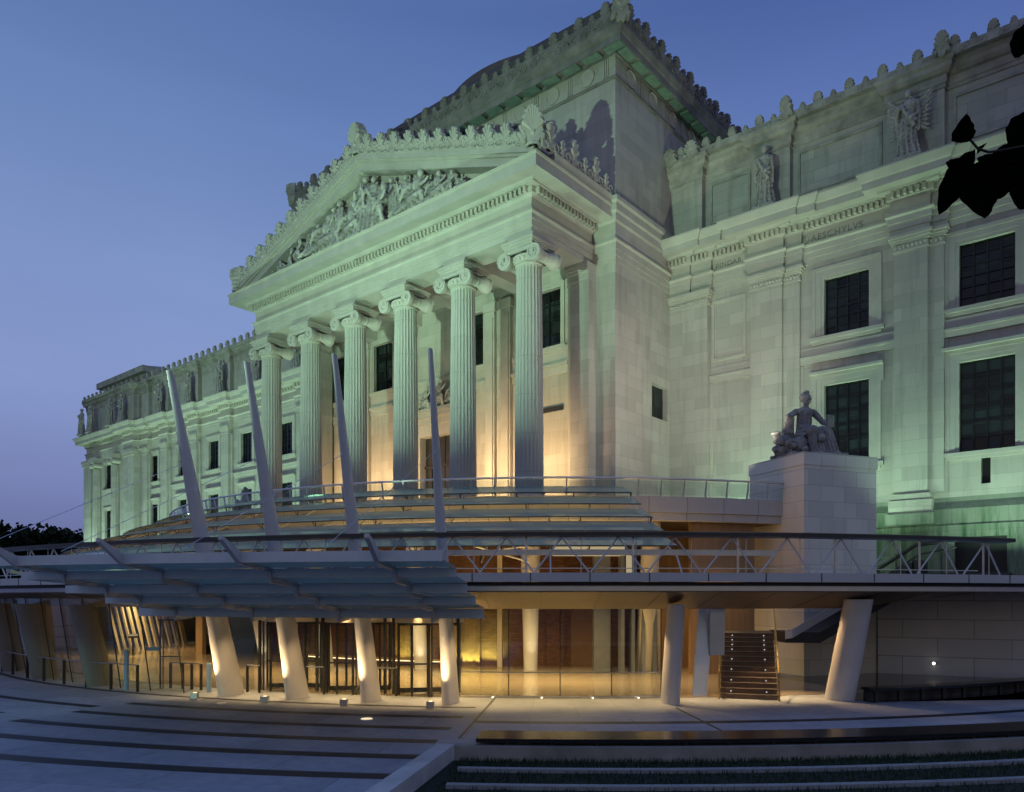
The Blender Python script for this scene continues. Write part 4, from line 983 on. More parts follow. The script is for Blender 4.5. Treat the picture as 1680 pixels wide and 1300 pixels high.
# ================================================================== ENTRANCE CANOPY
cn = thing('entrance_canopy', 'stepped blue glass entrance canopy hung from four leaning white masts', 'canopy')
MA = (18.7, 23.25, 27.8, 32.35)
rows = [(40.9, 4.22, 4.00), (39.26, 3.93, 3.72), (37.64, 3.60, 3.38), (36.16, 3.30, 3.08), (34.45, 2.94, 2.66)]
for a in MA:
    m_ = MB(); n = 28; v = []; K = 30; u = rad(a); t = tan_(a)
    for j in range(K+1):
        s_ = j/K; z = 10.12*s_; rr = 32.62+2.68*s_
        q = (.40-.17*min(1, s_/.3)) if s_ < .3 else (.23-.13*((s_-.3)/.7)); q = .06+.19*(1-s_)**1.1
        for i in range(n):
            th = 2*PI*i/n; v.append(at(rr, a, z)+t*math.cos(th)*q+u*math.sin(th)*q*2.3)
    m_.add(v, [(j*n+i, j*n+(i+1) % n, (j+1)*n+(i+1) % n, (j+1)*n+i) for j in range(K) for i in range(n)]+[list(range(n))[::-1], [K*n+i for i in range(n)]])
    ms = m_.build('mast', M['mast'], cn, smooth=True)
    b_ = MB(); p = at(34.55, a, 7.35); b_.obox(p+rad(a)*.22, rad(a)*.10, tan_(a)*.02, (0, 0, .06)); b_.build('bracket', M['white'], ms)
    c_ = MB(); c_.bar(p+rad(a)*.34, at(40.9, a-1.2, 4.3), .008, n=5); c_.build('stay_cable', M['steel'], cn)
for ai, ao in ((17.6, 20.1), (22.5, 24.4), (27.35, 28.45), (32.12, 32.7)):
    def ang(r_): return ai+(ao-ai)*(r_-34.3)/6.6
    top = [(41.75, 4.50), (40.95, 4.24)]+[(r_, z0+.06) for r_, z0, z1 in rows[1:]]+[(33.6, 2.90)]
    bot = [(41.75, 4.42), (40.88, rows[0][2]-.04)]
    for r_, z0, z1 in rows[1:]: bot += [(r_+.10, z0-.08), (r_+.02, z1-.12)]
    bot += [(33.6, 2.58)]
    prof = top+bot[::-1]; n = len(prof); t = tan_(ai)*.05; v = []
    for sg in (-1, 1): v += [at(r_, ang(r_), z)+t*sg for r_, z in prof]
    mb = MB(); mb.add(v, [list(range(n)), [n+i for i in range(n)][::-1]]+[(i, (i+1) % n, n+(i+1) % n, n+i) for i in range(n)]); mb.build('rib_beam', M['fascia'], cn)
RA = (17.9, 17.2, 16.45, 16.05, 15.0)
for i, (r_, z0, z1) in enumerate(rows):
    mb = MB(); ring(mb, [(r_-.015, z1), (r_+.015, z1), (r_+.015, z0), (r_-.015, z0)], RA[i], 34.6, 1); mb.build('fascia_strip', M['canfascia'], cn)
    nr, nz = (rows[i+1][0], rows[i+1][1]) if i < 4 else (33.4, 2.62)
    mb = MB(); ring(mb, [(nr, nz+.012), (r_-.02, z1+.012), (r_-.02, z1+.03), (nr, nz+.03)], RA[i], 34.6, 1); mb.build('glass_panel', M['glcan'], cn)
# ================================================================== GLASS PAVILION
pv_ = thing('glass_pavilion', 'round glass lobby pavilion with cascading glass roof, lit gold inside', 'pavilion')
mb = MB(); ring(mb, [(18.0, .004), (31.4, .004), (31.4, .016), (18.0, .016)], -58, 58); mb.build('lobby_floor', M['lobbyfloor'], pv_)
tiers = [(26, 7.40), (27.5, 6.77), (29, 6.13), (30.5, 5.50), (32.0, 4.90)]
for i, (r_, z) in enumerate(tiers):
    mb = MB(); ring(mb, [(r_, z), (r_, z+.02), (r_-1.55, z+.46), (r_-1.55, z+.44)], -46, 45, 1.2); g = mb.build('roof_glass', M['glroof'], pv_)
    mb = MB(); mb.tube([at(r_+.01, a, z-.015) for a in [-46+91*k/60 for k in range(61)]], .022, 5); mb.build('edge_bar', M['dark'], g)
    mb = MB()
    for k in range(19):
        a = -45.0+90/18*k+1.0*(i % 2)
        if a > 45: continue
        mb = MB(); mb.bar(at(r_-.15, a, z-.02), at(r_-.15, a, z-.22), .02, n=5); mb.bar(at(r_-.15, a, z-.2), at(r_-.75, a, z-.05), .018, n=5); mb.bar(at(r_-.15, a, z-.2), at(r_+.1, a, z-.02), .015, n=5)
        mb.build('glass_clamp', M['dark'], g)
for a in [45-7.2*k for k in range(13)]:
    mb = MB()
    pts = [(25.2, 7.25), (26, 7.05), (27.5, 6.42), (29, 5.80), (30.5, 5.15), (32, 4.55), (32.6, 3.9)]
    mb.tube([at(r_, a, z) for r_, z in pts], .028, 6)
    mb.bar(at(28.5, a, 5.2), at(25.1, a, 6.5), .02, n=6)
    mb.build('roof_rafter', M['white'], pv_)
# glazing under the walkway
def wallglass(r_, a0, a1, z0, z1, lean=0.0):
    mb = MB(); ring(mb, [(r_, z0), (r_+.02, z0), (r_+.02+lean, z1), (r_+lean, z1)], a0, a1, 1); return mb
wallglass(32.9, -30, 15.6, .02, 3.3, .5).build('glass_wall', M['gl'], pv_)
wallglass(31.1, 32.2, 44.5, .02, 2.9).build('glass_wall', M['gl'], pv_)
wallglass(31.2, 16.4, 18.2, .02, 2.9).build('glass_wall', M['gl'], pv_)
mb = MB()
for k in range(17):
    a = -30+45.6/16*k; mb.bar(at(32.95, a, 0), at(33.45, a, 3.3), .022, n=6)
for a in (32.2, 35.3, 38.4, 41.5, 44.5): mb.bar(at(31.12, a, 0), at(31.12, a, 2.9), .018, n=6)
mb.build('mullion', M['dark'], pv_)
mb = MB(); mb.tube([at(31.25, a, .82) for a in [32.4+12*k/14 for k in range(15)]], .022, 6); mb.tube([at(31.22, a, .02) for a in [32.4+12*k/14 for k in range(15)]], .04, 6)
mb.build('glass_wall_rail', M['steel'], pv_)
for a in (34.4, 37.3, 40.3, 43.0): MB().lathe([(.01, 0), (.028, .01), (.028, .025), (.01, .03)], at(31.45, a, .01), 10).build('floor_light', M['lamp'], pv_)
mb = MB(); sheet(mb, (44.5, 0), (44.5, 0), 0, 1); 
g0, g1 = at(31.1, 44.5), at(27.2, 46.5); mb = MB(); mb.add([(g0.x, g0.y, 0), (g1.x, g1.y, 0), (g1.x, g1.y, 2.9), (g0.x, g0.y, 2.9)], [(0, 1, 2, 3)]); mb.build('glass_return', M['gl'], pv_, recalc=False)
# brick inner wall with the arch opening as a flat dark patch
mb = MB(); mbk = MB()
ring(mb, [(19.4, 0.02), (19.85, 0.02), (19.85, 6.45), (19.4, 6.45)], -20, 56); mb.build('brick_wall', M['brick'], pv_)
for a in (21.5, 27.4, 33.9, 38.9, 47.5):
    mb = MB(); mb.obox(at(19.95, a, 3.2), rad(a)*.12, tan_(a)*.42, (0, 0, 3.2)); mb.build('brick_pier', M['brick'], pv_)
mb = MB()
for a in (43.2,):
    n = 12; p = [(-.75, 0.02), (.75, 0.02)]+[(.75*math.cos(PI*i/n), 2.3+.75*math.sin(PI*i/n)) for i in range(n+1)]
    v = [at(19.87, a)+tan_(a)*x+Vector((0, 0, z)) for x, z in p]; mb.add(v, [list(range(len(p)))])
mb.build('arch_dark_patch', M['riser'], pv_, recalc=False)  # flat brown patch painted for the darkness inside the arch
mb = MB(); mb.obox(at(20.4, 31.55, 3.2), rad(31.5)*.1, tan_(31.5)*.11, (0, 0, 3.2)); mb.build('light_slot_strip', M['cream'], pv_)  # pale strip standing in for a bright light slot between the brick
leaning(35.8, 21.9, 22.1, 6.4, .30, .46, M['mast'], pv_, 'lobby_column'); leaning(48.3, 23.0, 24.0, 6.4, .42, .38, M['cream'], pv_, 'lobby_column')
leaning(10, 22.5, 23.4, 6.3, .30, .44, M['mast'], pv_, 'lobby_column'); leaning(22.8, 22.2, 23.0, 6.3, .28, .42, M['mast'], pv_, 'lobby_column'); leaning(-2, 22.5, 23.6, 6.3, .30, .44, M['mast'], pv_, 'lobby_column'); leaning(-14, 22.5, 23.6, 6.3, .30, .44, M['mast'], pv_, 'lobby_column')
mb = MB(); mb.obox(at(22.7, 43.7, 3.2), rad(43.7)*.2, tan_(43.7)*.36, (0, 0, 3.2)); mb.build('grey_pier', M['finm'], pv_)
for a in (45.5, 46.6, 47.7, 48.9):
    mb = MB(); mb.obox(at(23.4, a, 3.0), rad(a)*.3, tan_(a)*.07, (0, 0, 3.0)); mb.build('dark_fin', M['finm'], pv_)
mb = MB(); ring(mb, [(21.0, 0.02), (21.3, 0.02), (21.3, 6.4), (21.0, 6.4)], 50, 60); ring(mb, [(24.2, 0.02), (24.4, .02), (24.4, 6.4), (24.2, 6.4)], 52, 59.2); mb.build('warm_panel_wall', M['wood'], pv_)
# slatted golden end wall on the left
for k in range(11):
    a = -25.5-1.75*k; r0 = 28.0-.25*k
    mb = MB(); mb.obox(at(r0, a, 1.6), rad(a)*.05, tan_(a)*.40, Vector((0, 0, 1.6))+rad(a)*.35); mb.build('wall_slat', M['cream'], pv_)
    if k % 2 == 0: spot('slat_light', tuple(at(r0+1.5, a, 3.5)), tuple(at(r0+.4, a, 2.3)), 150, (1, .76, .34), 95, .6, .1)
mb = MB(); ring(mb, [(27.2, .02), (27.4, .02), (27.4, 6.4), (27.2, 6.4)], -100, -46); mb.build('end_wall', M['wood'], pv_)
mb = MB(); ring(mb, [(23.4, .02), (23.6, .02), (23.6, 6.4), (23.4, 6.4)], -48, -18); mb.build('end_wall', M['wood'], pv_)
mb = MB(); ring(mb, [(31.9, .02), (32.1, .02), (32.1, 3.6), (31.9, 3.6)], -100, -31); mb.build('end_wall', M['wood'], pv_)
mb = MB(); ring(mb, [(18.0, .004), (31.4, .004), (31.4, .016), (18.0, .016)], -100, -58); mb.build('lobby_floor', M['lobbyfloor'], pv_)
mb = MB()      # lobby bench ledge with light line
ring(mb, [(21.2, .30), (21.6, .30), (21.6, .40), (21.2, .40)], 4, 26); mb.build('lobby_ledge', M['wood'], pv_)
mb = MB(); ring(mb, [(21.62, .28), (21.64, .28), (21.64, .32), (21.62, .32)], 4, 26); mb.build('ledge_light', M['strip'], pv_)
mb = MB(); c = at(27.5, -22, .5); mb.obox(at(27.0, -24, 1.05), tan_(-24)*1.6, rad(-24)*.25, (0, 0, .05)); mb.obox(at(27.0, -24, .5), tan_(-24)*1.3, rad(-24)*.05, (0, 0, .5)); mb.build('reception_counter', M['dark'], pv_)
# upper level behind the walkway: brick gallery with a counter given its own glow to look lit
mb = MB(); c = at(23.5, 42.0, 5.35); mb.obox(c, rad(42)*.3, tan_(42)*1.5, (0, 0, .32)); mb.build('gallery_counter', emis('glowing_counter', (1, .80, .45), .42), pv_)
mb = MB(); c = at(23.9, 46.0, 4.7); mb.obox(c, rad(46)*.1, tan_(46)*.10, (0, 0, .55)); mb.build('gallery_lightbox', emis('lit_box', (1, .82, .5), .4), pv_)
mb = MB()
mb.bar(at(25, 29, 5.6), at(25, 36, 4.7), .035, n=6); mb.bar(at(25, 29, 5.0), at(25, 37, 5.4), .035, n=6); mb.bar(at(27, 33, 5.5), at(29, 33, 4.5), .03, n=6); mb.build('tension_rod', M['white'], pv_)
for a in (32.3, 32.9): MB().lathe([(.02, 0), (.09, .02), (.1, .25), (.02, .27)], at(26.5, a, 5.45), 10).build('pendant_lamp', M['dark'], pv_)
# revolving doors
def revolving(a):
    d = MB(); c = at(30.5, a, 0); r_ = 1.12
    dr = bpy.data.objects.new('revolving_door', None)
    d.lathe([(r_+.06, 2.42), (r_+.06, 2.60), (.05, 2.60)], c, 32); d.lathe([(.045, .02), (.045, 2.5)], c, 8)
    dr = d.build('revolving_door', M['cream'], pv_)
    f = MB()
    for th in (40, 75, 105, 140, 220, 255, 285, 320):
        t = R(th+a); f.obox(c+Vector((math.cos(t)*r_, math.sin(t)*r_, 1.22)), (.03, 0, 0), (0, .03, 0), (0, 0, 1.2))
    for th in (20, 110, 200, 290):
        t = R(th+a); e = Vector((math.cos(t), math.sin(t), 0)); f.obox(c+e*r_*.92+Vector((0, 0, 1.22)), e*.03, Vector((-e.y, e.x, 0))*.025, (0, 0, 1.2))
        f.obox(c+e*r_*.48+Vector((0, 0, 1.0)), e*r_*.45, Vector((-e.y, e.x, 0))*.02, (0, 0, .03)); f.obox(c+e*r_*.48+Vector((0, 0, .12)), e*r_*.45, Vector((-e.y, e.x, 0))*.02, (0, 0, .08)); f.obox(c+e*r_*.48+Vector((0, 0, 2.36)), e*r_*.45, Vector((-e.y, e.x, 0))*.02, (0, 0, .05))
    f.bar(c+Vector((0, 0, 0)), c+Vector((0, 0, 2.4)), .04, n=8); f.build('door_frame', M['dark'], dr)
    g = MB()
    for s0 in (30, 210):
        for k in range(8):
            t0, t1 = R(s0+a+15*k), R(s0+a+15*(k+1)); g.quad(c+Vector((math.cos(t0)*r_, math.sin(t0)*r_, .05)), c+Vector((math.cos(t1)*r_, math.sin(t1)*r_, .05)), c+Vector((math.cos(t1)*r_, math.sin(t1)*r_, 2.4)), c+Vector((math.cos(t0)*r_, math.sin(t0)*r_, 2.4)))
    g.build('door_glass', M['gl'], dr, recalc=False)
for a in (20.6, 25.3, 30.1): revolving(a)
mb = MB()
for a0, a1 in ((18.3, 18.5), (22.7, 22.85), (23.1, 23.25), (27.4, 27.55), (28.0, 28.1), (32.1, 32.25)): mb.obox(at(31.0, (a0+a1)/2, 1.3), rad(a0)*.05, tan_(a0)*.04, (0, 0, 1.3))
for a0, a1 in ((18.3, 22.8), (23.1, 27.5), (28.0, 32.2)): mb.obox(at(31.05, (a0+a1)/2, 2.68), rad((a0+a1)/2)*.06, tan_((a0+a1)/2)*1.2, (0, 0, .05))
mb.build('door_surround', M['dark'], pv_)
# ================================================================== UPPER TERRACE
tr = thing('upper_terrace', 'curved stone-faced upper terrace in front of the portico with steel guardrail', 'terrace')
mb = MB(); ring(mb, [(6, 7.2), (24.9, 7.2), (24.9, 7.36), (6, 7.36)], -64, 64.5, 2); mb.build('deck', M['fascia'], tr)
mb = MB(); ring(mb, [(24.6, 6.74), (25.0, 6.74), (25.0, 7.40), (24.6, 7.40)], -62, 64.5); ring(mb, [(24.5, 6.42), (24.92, 6.42), (24.92, 6.73), (24.5, 6.73)], -62, 64.5); mb.build('stone_fascia', M['terr'], tr)
mb = MB(); ring(mb, [(19.9, 6.42), (24.5, 6.42), (24.5, 6.48), (19.9, 6.48)], -62, 64.5); mb.build('underside', M['soffit'], tr)
mb = MB(); mb.tube([at(25.05, a, 8.12) for a in [-62+124.5*k/90 for k in range(91)]], .045, 8); mb.build('guardrail', M['steel'], tr)
mb = MB()
for k in range(55):
    a = 62-2.25*k
    if a < -62: break
    mb.obox(at(24.93, a, 7.74), rad(a)*.03, tan_(a)*.022, Vector((0, 0, .37))+rad(a)*.08)
mb.build('rail_post', M['white'], tr)
mb = MB(); ring(mb, [(25.0, 7.46), (25.015, 7.46), (25.06, 8.02), (25.045, 8.02)], -62, 62); mb.build('rail_glass', M['glrail'], tr)
# ================================================================== STAIRS AND RIGHT SIDE
st = thing('entrance_stairs', 'dark stone steps with brass handrails climbing to a landing, small step lights', 'stairs')
b0, b1 = Vector((23.52, -5.81, 0)), Vector((24.98, -4.79, 0)); wv = (b1-b0); bc = (b0+b1)/2; up = Vector((-2.65, 6.14, 0)); run = up.length
wv = Vector((up.y, -up.x, 0)).normalized()*.89*1.0; ud = up.normalized(); NS = 13
mb = MB(); mr_ = MB(); ml = MB()
for i in range(NS):
    z1 = (i+1)*.15; c = bc+ud*(i+.5)*(run*.62/NS)
    mb.obox((c.x, c.y, z1-.02), ud*(run*.62/NS/2+.015), wv, (0, 0, .02)); mr_.obox((c.x+ud.x*.03, c.y+ud.y*.03, z1-.09), ud*(run*.62/NS/2-.02), wv*.99, (0, 0, .07))
    if i % 2 == 1 or i > 8:
        for s_ in (-.62, .62): q = bc+ud*(i*(run*.62/NS)-.005)+wv*s_; ml.obox((q.x, q.y, z1-.09), ud*.012, wv.normalized()*.018, (0, 0, .014))
mb.build('tread', M['step'], st); mr_.build('riser', M['riser'], st); ml.build('step_light', M['stairled'], st)
te = bc+ud*run*.62
mb = MB(); mb.obox((te.x+ud.x*1.0, te.y+ud.y*1.0, 1.87), ud*1.0, wv*1.0, (0, 0, .08)); mb.build('landing', M['dark'], st)
for s_ in (-1.03, 1.03):
    mb = MB(); p = bc+wv*s_-ud*.25; q = te+wv*s_; mb.tube([Vector((p.x, p.y, 0)), Vector((p.x, p.y, .88)), Vector((p.x, p.y, .88))+ud*.3, Vector((q.x, q.y, 2.85)), Vector((q.x, q.y, 2.85))+ud*1.5], .03, 8)
    p2 = bc+wv*s_+ud*.1; mb.bar((p2.x, p2.y, 0), (p2.x, p2.y, .95), .02, n=6)
    for k in range(1, 5): w_ = bc+wv*s_+ud*run*.62*k/5; mb.bar((w_.x, w_.y, 1.95*k/5), (w_.x, w_.y, 1.95*k/5+.95), .016, n=6)
    mb.build('handrail', M['brassy'] if 'brassy' in M else M['steel'], st)
# leaning clad panels beside the steps
def plank(p0, p1, wdir, hw, th, label, z0, z1):
    mb = MB(); d = (Vector(p1)-Vector(p0)); nn = wdir.cross(d).normalized(); v = []
    for p in (Vector(p0), Vector(p1)):
        for a, b in ((-1, -1), (1, -1), (1, 1), (-1, 1)): v.append(p+wdir*a*hw+nn*b*th)
    mb.add(v, [(3, 2, 1, 0), (4, 5, 6, 7), (0, 1, 5, 4), (1, 2, 6, 5), (2, 3, 7, 6), (3, 0, 4, 7)])
    return tag(mb.build('clad_panel', M['panelm'], None), label, 'panel')
def wp(px, d, z): p = CAM+FW*d+RT*((px-840)/1265.15*d); return Vector((p.x, p.y, z))
plank(wp(1147, 25.5, 0), wp(1158, 26.0, 2.9), RT, .24, .08, 'tall pale metal-clad panel standing left of the entrance steps', 0, 3)
plank(wp(1176, 25.6, 1.35), wp(1177, 25.6, 2.95), RT, .24, .05, 'short pale panel hanging over the left edge of the entrance steps', 1.3, 3)
# diagonal flight from landing up to the walkway
fl = thing('side_stair_flight', 'dark stair flight slanting up to the right behind the leaning column', 'stairs')
p0, p1, p2 = wp(1288, 29.5, 1.95), wp(1345, 30.0, 1.95), wp(1480, 31.5, 3.7)
back = FW*.9
def slabpts(P, up_, name, m, dd=.0, dep=1.8, th=.42):
    mb = MB(); v = []
    for p in P: v += [p-Vector((0, 0, th)), p, p+FW*dep, p+FW*dep-Vector((0, 0, th))]
    n = len(P); f = [(4*i+j, 4*i+(j+1) % 4, 4*i+4+(j+1) % 4, 4*i+4+j) for i in range(n-1) for j in range(4)]+[(0, 1, 2, 3), (4*n-1, 4*n-2, 4*n-3, 4*n-4)]
    mb.add(v, f); return mb.build(name, m, fl)
slabpts([p0, p1-Vector((0, 0, .05)), p2], 0, 'stair_slab', M['dark'])
slabpts([p0+Vector((0, 0, .06))-FW*.06, wp(1300, 29.4, 2.05), p2+Vector((-.9, -.6, .22))-FW*.06], 0, 'stringer', M['fascia'], dep=.05, th=.34)
mb = MB(); mb.tube([p0+Vector((0, 0, .9)), wp(1300, 29.4, 2.9), p2+Vector((-.5, -.3, 1.1))], .03, 8); mb.build('handrail', M['steel'], fl)
uf = thing('upper_stair_flight', 'short dark stair with railing rising from the walkway to the side door', 'stairs')
q0, q1, q2 = Vector((24.39, 8.0, 4.0)), Vector((26.14, 8.2, 5.1)), Vector((27.7, 8.3, 5.2))
mb = MB(); mb.tube([q0+Vector((0, 0, .35)), q1+Vector((0, 0, .45)), q2+Vector((0, 0, .5))], .09, 8); mb.tube([q0+Vector((.2, 0, .0)), q1+Vector((.2, 0, .05)), q2+Vector((0, 0, .2))], .04, 8)
mb.build('handrail', M['dark'], uf)
mb = MB()
for k in range(8): mb.box(24.5+.22*k, 24.8+.22*k, 8.0, 9.6, 3.9, 4.05+.12*k)
mb.box(26.3, 29.5, 8.0, 10.2, 3.9, 4.3); mb.build('steps', M['dark'], uf)
mb = MB()
for x in (24.5, 25.4, 26.3, 27.2): mb.bar((x, 8.0, 4.0), (x, 8.0, 5.2), .03, n=6)
mb.build('rail_post', M['dark'], uf)
mb = MB(); ring(mb, [(29, 3.7), (32.6, 3.7), (32.6, 3.93), (29, 3.93)], 58, 75, 2); mb.obox((28.5, 6.8, 3.8), (6, 1.25, 0), (-.6, 2.6, 0), (0, 0, .10)); setin(tag(mb.build('side_landing', M['fascia'], None), 'landing floor joining the walkway to the side door', 'landing'))
# white panel wall behind the pool
mb = MB(); a_, b_ = Vector((25.08, 6.35, 0)), Vector((30.22, 7.46, 0)); d = (b_-a_).normalized(); nn = Vector((-d.y, d.x, 0)); L = 16
c = a_+d*L/2+nn*.2; mb.obox((c.x, c.y, 1.93), d*L/2, nn*.2, (0, 0, 1.93)); tag(mb.build('panel_wall', M['panelwall'], None), 'smooth pale panelled wall behind the dark pool at the right', 'wall')
lp_ = thing('wall_lamp', 'small bright round lamp low on the pale panelled wall', 'lamp', (27.17, 6.7, .52))
MB().lathe([(.02, 0), (.07, .0), (.09, .05), (.07, .08)], (0, 0, -.04), 14).build('housing', M['steel'], lp_)
ell_ = MB(); ell(ell_, (0, -.06, 0), .055, .04, .055, 8); ell_.build('bulb', emis('bright_bulb', (1, .95, .7), 7), lp_)
# pool
mb = MB(); poly = [at(33.6, a, .012) for a in range(55, 90, 2)]; 
inner = [Vector((40, 9.5, .012)), Vector((25.1, 6.33, .012)), Vector((23.2, 3.0, .012)), Vector((21.5, -.8, .012)), at(31.8, 55, .012)]
mb.add([*poly, *inner], [list(range(len(poly)+len(inner)))]); setin(mb.build('pool_water', M['water'], None, recalc=False))
pb = thing('pool_bench', 'long low dark bench curving along the pool edge at the right', 'bench')
mb = MB(); ring(mb, [(32.9, .34), (33.5, .34), (33.5, .42), (32.9, .42)], 55.3, 92, 1); mb.build('seat', M['granite'], pb)
mb = MB()
for k in range(24): a = 55.6+1.55*k; mb.obox(at(33.35, a, .17), rad(a)*.05, tan_(a)*.05, (0, 0, .17))
mb.build('bench_foot', M['dark'], pb)
mb = MB(); ring(mb, [(33.0, .0), (33.1, 0.0), (33.1, .33), (33.0, .33)], 55.3, 92, 1); mb.build('backing', M['dark'], pb)
# black slab bench in front
sb = thing('slab_bench', 'long low polished black slab on short feet in front of the lawn', 'bench')
mb = MB(); ring(mb, [(38.45, .08), (39.50, .08), (39.50, .17), (38.45, .17)], 35.3, 100, .75); mb.build('slab', M['granite'], sb)
mb = MB()
for k in range(40): a = 36.3+1.42*k; mb.obox(at(39.40, a, .045), rad(a)*.05, tan_(a)*.03, (0, 0, .045))
mb.build('slab_foot', M['dark'], sb)
# railings, bollards, sign frame at the left
def railing(angs, r_, label):
    t = thing('railing', label, 'railing', at(r_, angs[0], 0))
    mb = MB(); mb.tube([at(r_, a, .92) for a in angs], .02, 6); put(mb.build('handrail', M['steel'], None), t)
    for a in angs[::1]:
        m_ = MB(); m_.obox(at(r_, a, .46), rad(a)*.05, tan_(a)*.02, (0, 0, .46)); put(m_.build('post', M['dark'], None), t)
railing([-12, -8.3, -4.71, -1.23, 1.76, 4.72, 7.5, 10.1, 12.6], 33.4, 'long low railing along the glass wall at the far left')
railing([12.7, 13.8, 14.6, 15.4], 32.1, 'short railing beside the sign frame, left of the first mast')
railing([18.7, 19.6], 31.85, 'short railing between the first and second masts')
railing([22.7, 23.9], 31.6, 'short railing between the second and third masts'); railing([27.2, 28.5], 31.4, 'short railing between the third and fourth masts')
for a, r_, h, lb in ((11.1, 33.2, 1.42, 'tall slim blue-grey bollard standing alone by the long railing'), (16.6, 32.4, 1.0, 'shorter slim bollard just left of the first mast')):
    mb = MB(); mb.lathe([(.085, 0), (.085, h-.02), (.07, h)], at(r_, a, 0), 14); tag(mb.build('bollard', M['bluesign'], None), lb, 'bollard')
sf = thing('sign_frame', 'thin dark door frame with a small blue sign by the left railing', 'sign', at(32.4, 12.4, 0))
c = at(32.4, 12.4, 0); t = RT
mb = MB(); mb.bar(c, c+Vector((0, 0, 2.45)), .03, n=6); mb.bar(c+t*.1, c+t*.1+Vector((0, 0, 2.45)), .02, n=6); mb.bar(c-t*.08+Vector((0, 0, 2.45)), c+t*.85+Vector((0, 0, 2.45)), .035, n=6); mb.bar(c+Vector((0, 0, 1.15)), c+t*.75+Vector((0, 0, 1.15)), .02, n=6)
put(mb.build('frame', M['dark'], None), sf)
mb = MB(); mb.obox(c-t*.28+Vector((0, 0, 1.42)), t*.24, FW*.015, (0, 0, .07)); put(mb.build('sign_panel', M['bluesign'], None), sf)
# mast floodlight fixtures
for a, lb in zip(MA, ('leftmost of the mast-foot floodlights', 'second mast-foot floodlight from the left', 'third mast-foot floodlight from the left', 'fourth mast-foot floodlight, nearest the glass wall')):
    p = at(33.95, a-.55, 0); t = thing('floodlight', 'small steel floodlight box on the paving, '+lb, 'floodlight', p, 'floodlights at the feet of the masts')
    MB().obox((0, 0, .11), RT*.11, FW*.09, (0, 0, .09)).build('housing', M['steel'], t); MB().obox(Vector((0, 0, .205))+FW*.03, RT*.05, FW*.03, (0, 0, .006)).build('lens', M['strip'], t)
    spot('mast_uplight', tuple(at(34.0, a-.5, .25)), tuple(at(33.1, a, 2.0)), 430, (1, .68, .32), 60, .9, .06)
for p, lb in ((at(36.16, 29.9, .008), 'bright round light set into the plaza paving'), (at(34.45, 20.7, .008), 'dim round light set into the paving near the second mast')):
    mb = MB(); mb.lathe([(.16, 0), (.15, .01), (.01, .012)], p, 16); tag(mb.build('ground_light', emis('ground_lens', (1, .8, .5), 1.0 if 'bright' in lb else .25), None), lb, 'ground light')
# ---- every separate piece of these becomes an object of its own
def split_loose(o, gap=None):
    me = o.data; par = list(range(len(me.vertices)))
    def find(i):
        while par[i] != i: par[i] = par[par[i]]; i = par[i]
        return i
    for p in me.polygons:
        v = p.vertices
        for k in range(1, len(v)):
            a, b = find(v[0]), find(v[k])
            if a != b: par[a] = b
    comps = {}
    for p in me.polygons: comps.setdefault(find(p.vertices[0]), []).append(p)
    lst = list(comps.values())
    for comp in lst:
        idx = {}; vs = []; fs = []
        for p in comp:
            f = []
            for v in p.vertices:
                if v not in idx: idx[v] = len(vs); vs.append(me.vertices[v].co[:])
                f.append(idx[v])
            fs.append(f)
        m2 = bpy.data.meshes.new(me.name); m2.from_pydata(vs, [], fs); m2.update()
        for mt in me.materials: m2.materials.append(mt)
        c = bpy.data.objects.new(o.name.split('.')[0], m2); col.objects.link(c); c.parent = o.parent; c.matrix_parent_inverse = o.matrix_parent_inverse.copy()
    bpy.data.objects.remove(o)
SPLIT = ('block_frieze', 'anta_capital', 'coffered_soffit', 'frieze_roundel', 'pavilion_pier', 'anta', 'truss_diagonal', 'rail_post', 'stanchion', 'slab_foot', 'bench_foot', 'step_light', 'tread', 'riser', 'mullion', 'block_belt_course', 'fascia_joint', 'soffit_joint', 'tension_rod', 'warm_panel_wall', 'portico_ceiling')
for o in [x for x in bpy.data.objects if x.type == 'MESH' and x.name.split('.')[0] in SPLIT and x.parent is not None and not x.children]: split_loose(o)

# ================================================================== VEGETATION
def tree(c, h, wd, label, n=2600, seed=1):
    q = random.Random(seed); t = thing('tree', label, 'tree', c, 'dark trees beyond the far left corner')
    mb = MB(); mb.bar((0, 0, 0), (0, 0, h*.5), .35, .2, n=10)
    for k in range(7):
        an = q.uniform(0, 6.28); mb.bar((0, 0, h*.3+k*.3), (math.cos(an)*wd*.35, math.sin(an)*wd*.35, h*.55+q.uniform(0, h*.3)), .15, .04, n=6)
    mb.build('trunk', M['bark'], t)
    cl = [(q.uniform(-1, 1)*wd*.38, q.uniform(-1, 1)*wd*.38, h*(.32+.52*q.random()), q.uniform(.12, .24)*wd) for _ in range(26)]
    mb = MB()
    for i in range(n):
        x, y, z, r_ = q.choice(cl); d = Vector((q.gauss(0, 1), q.gauss(0, 1), q.gauss(0, 1))).normalized()*r_*q.random()**.4
        p = Vector((x, y, z))+d*Vector((1, 1, .8)).length/1.6; a = Vector((q.gauss(0, 1), q.gauss(0, 1), q.gauss(0, 1))).normalized()*.42; b = a.orthogonal().normalized()*.3
        mb.add([p-a, p+b, p+a, p-b], [(0, 1, 2, 3)])
    mb.build('crown', M['foliage'], t, recalc=False)
def far(px, d): p = CAM+FW*d+RT*((px-840)/1265.15*d); return Vector((p.x, p.y, -.4))
tree(far(-25, 112), 16.5, 13, 'tallest dark tree at the left edge of the picture', seed=1); tree(far(35, 120), 15.5, 13, 'dark tree second from the left edge', seed=2)
tree(far(80, 126), 16.3, 12, 'dark tree behind the museum corner, third from the left', seed=3); tree(far(120, 122), 15.4, 12, 'dark tree closest to the museum end pavilion', seed=4)
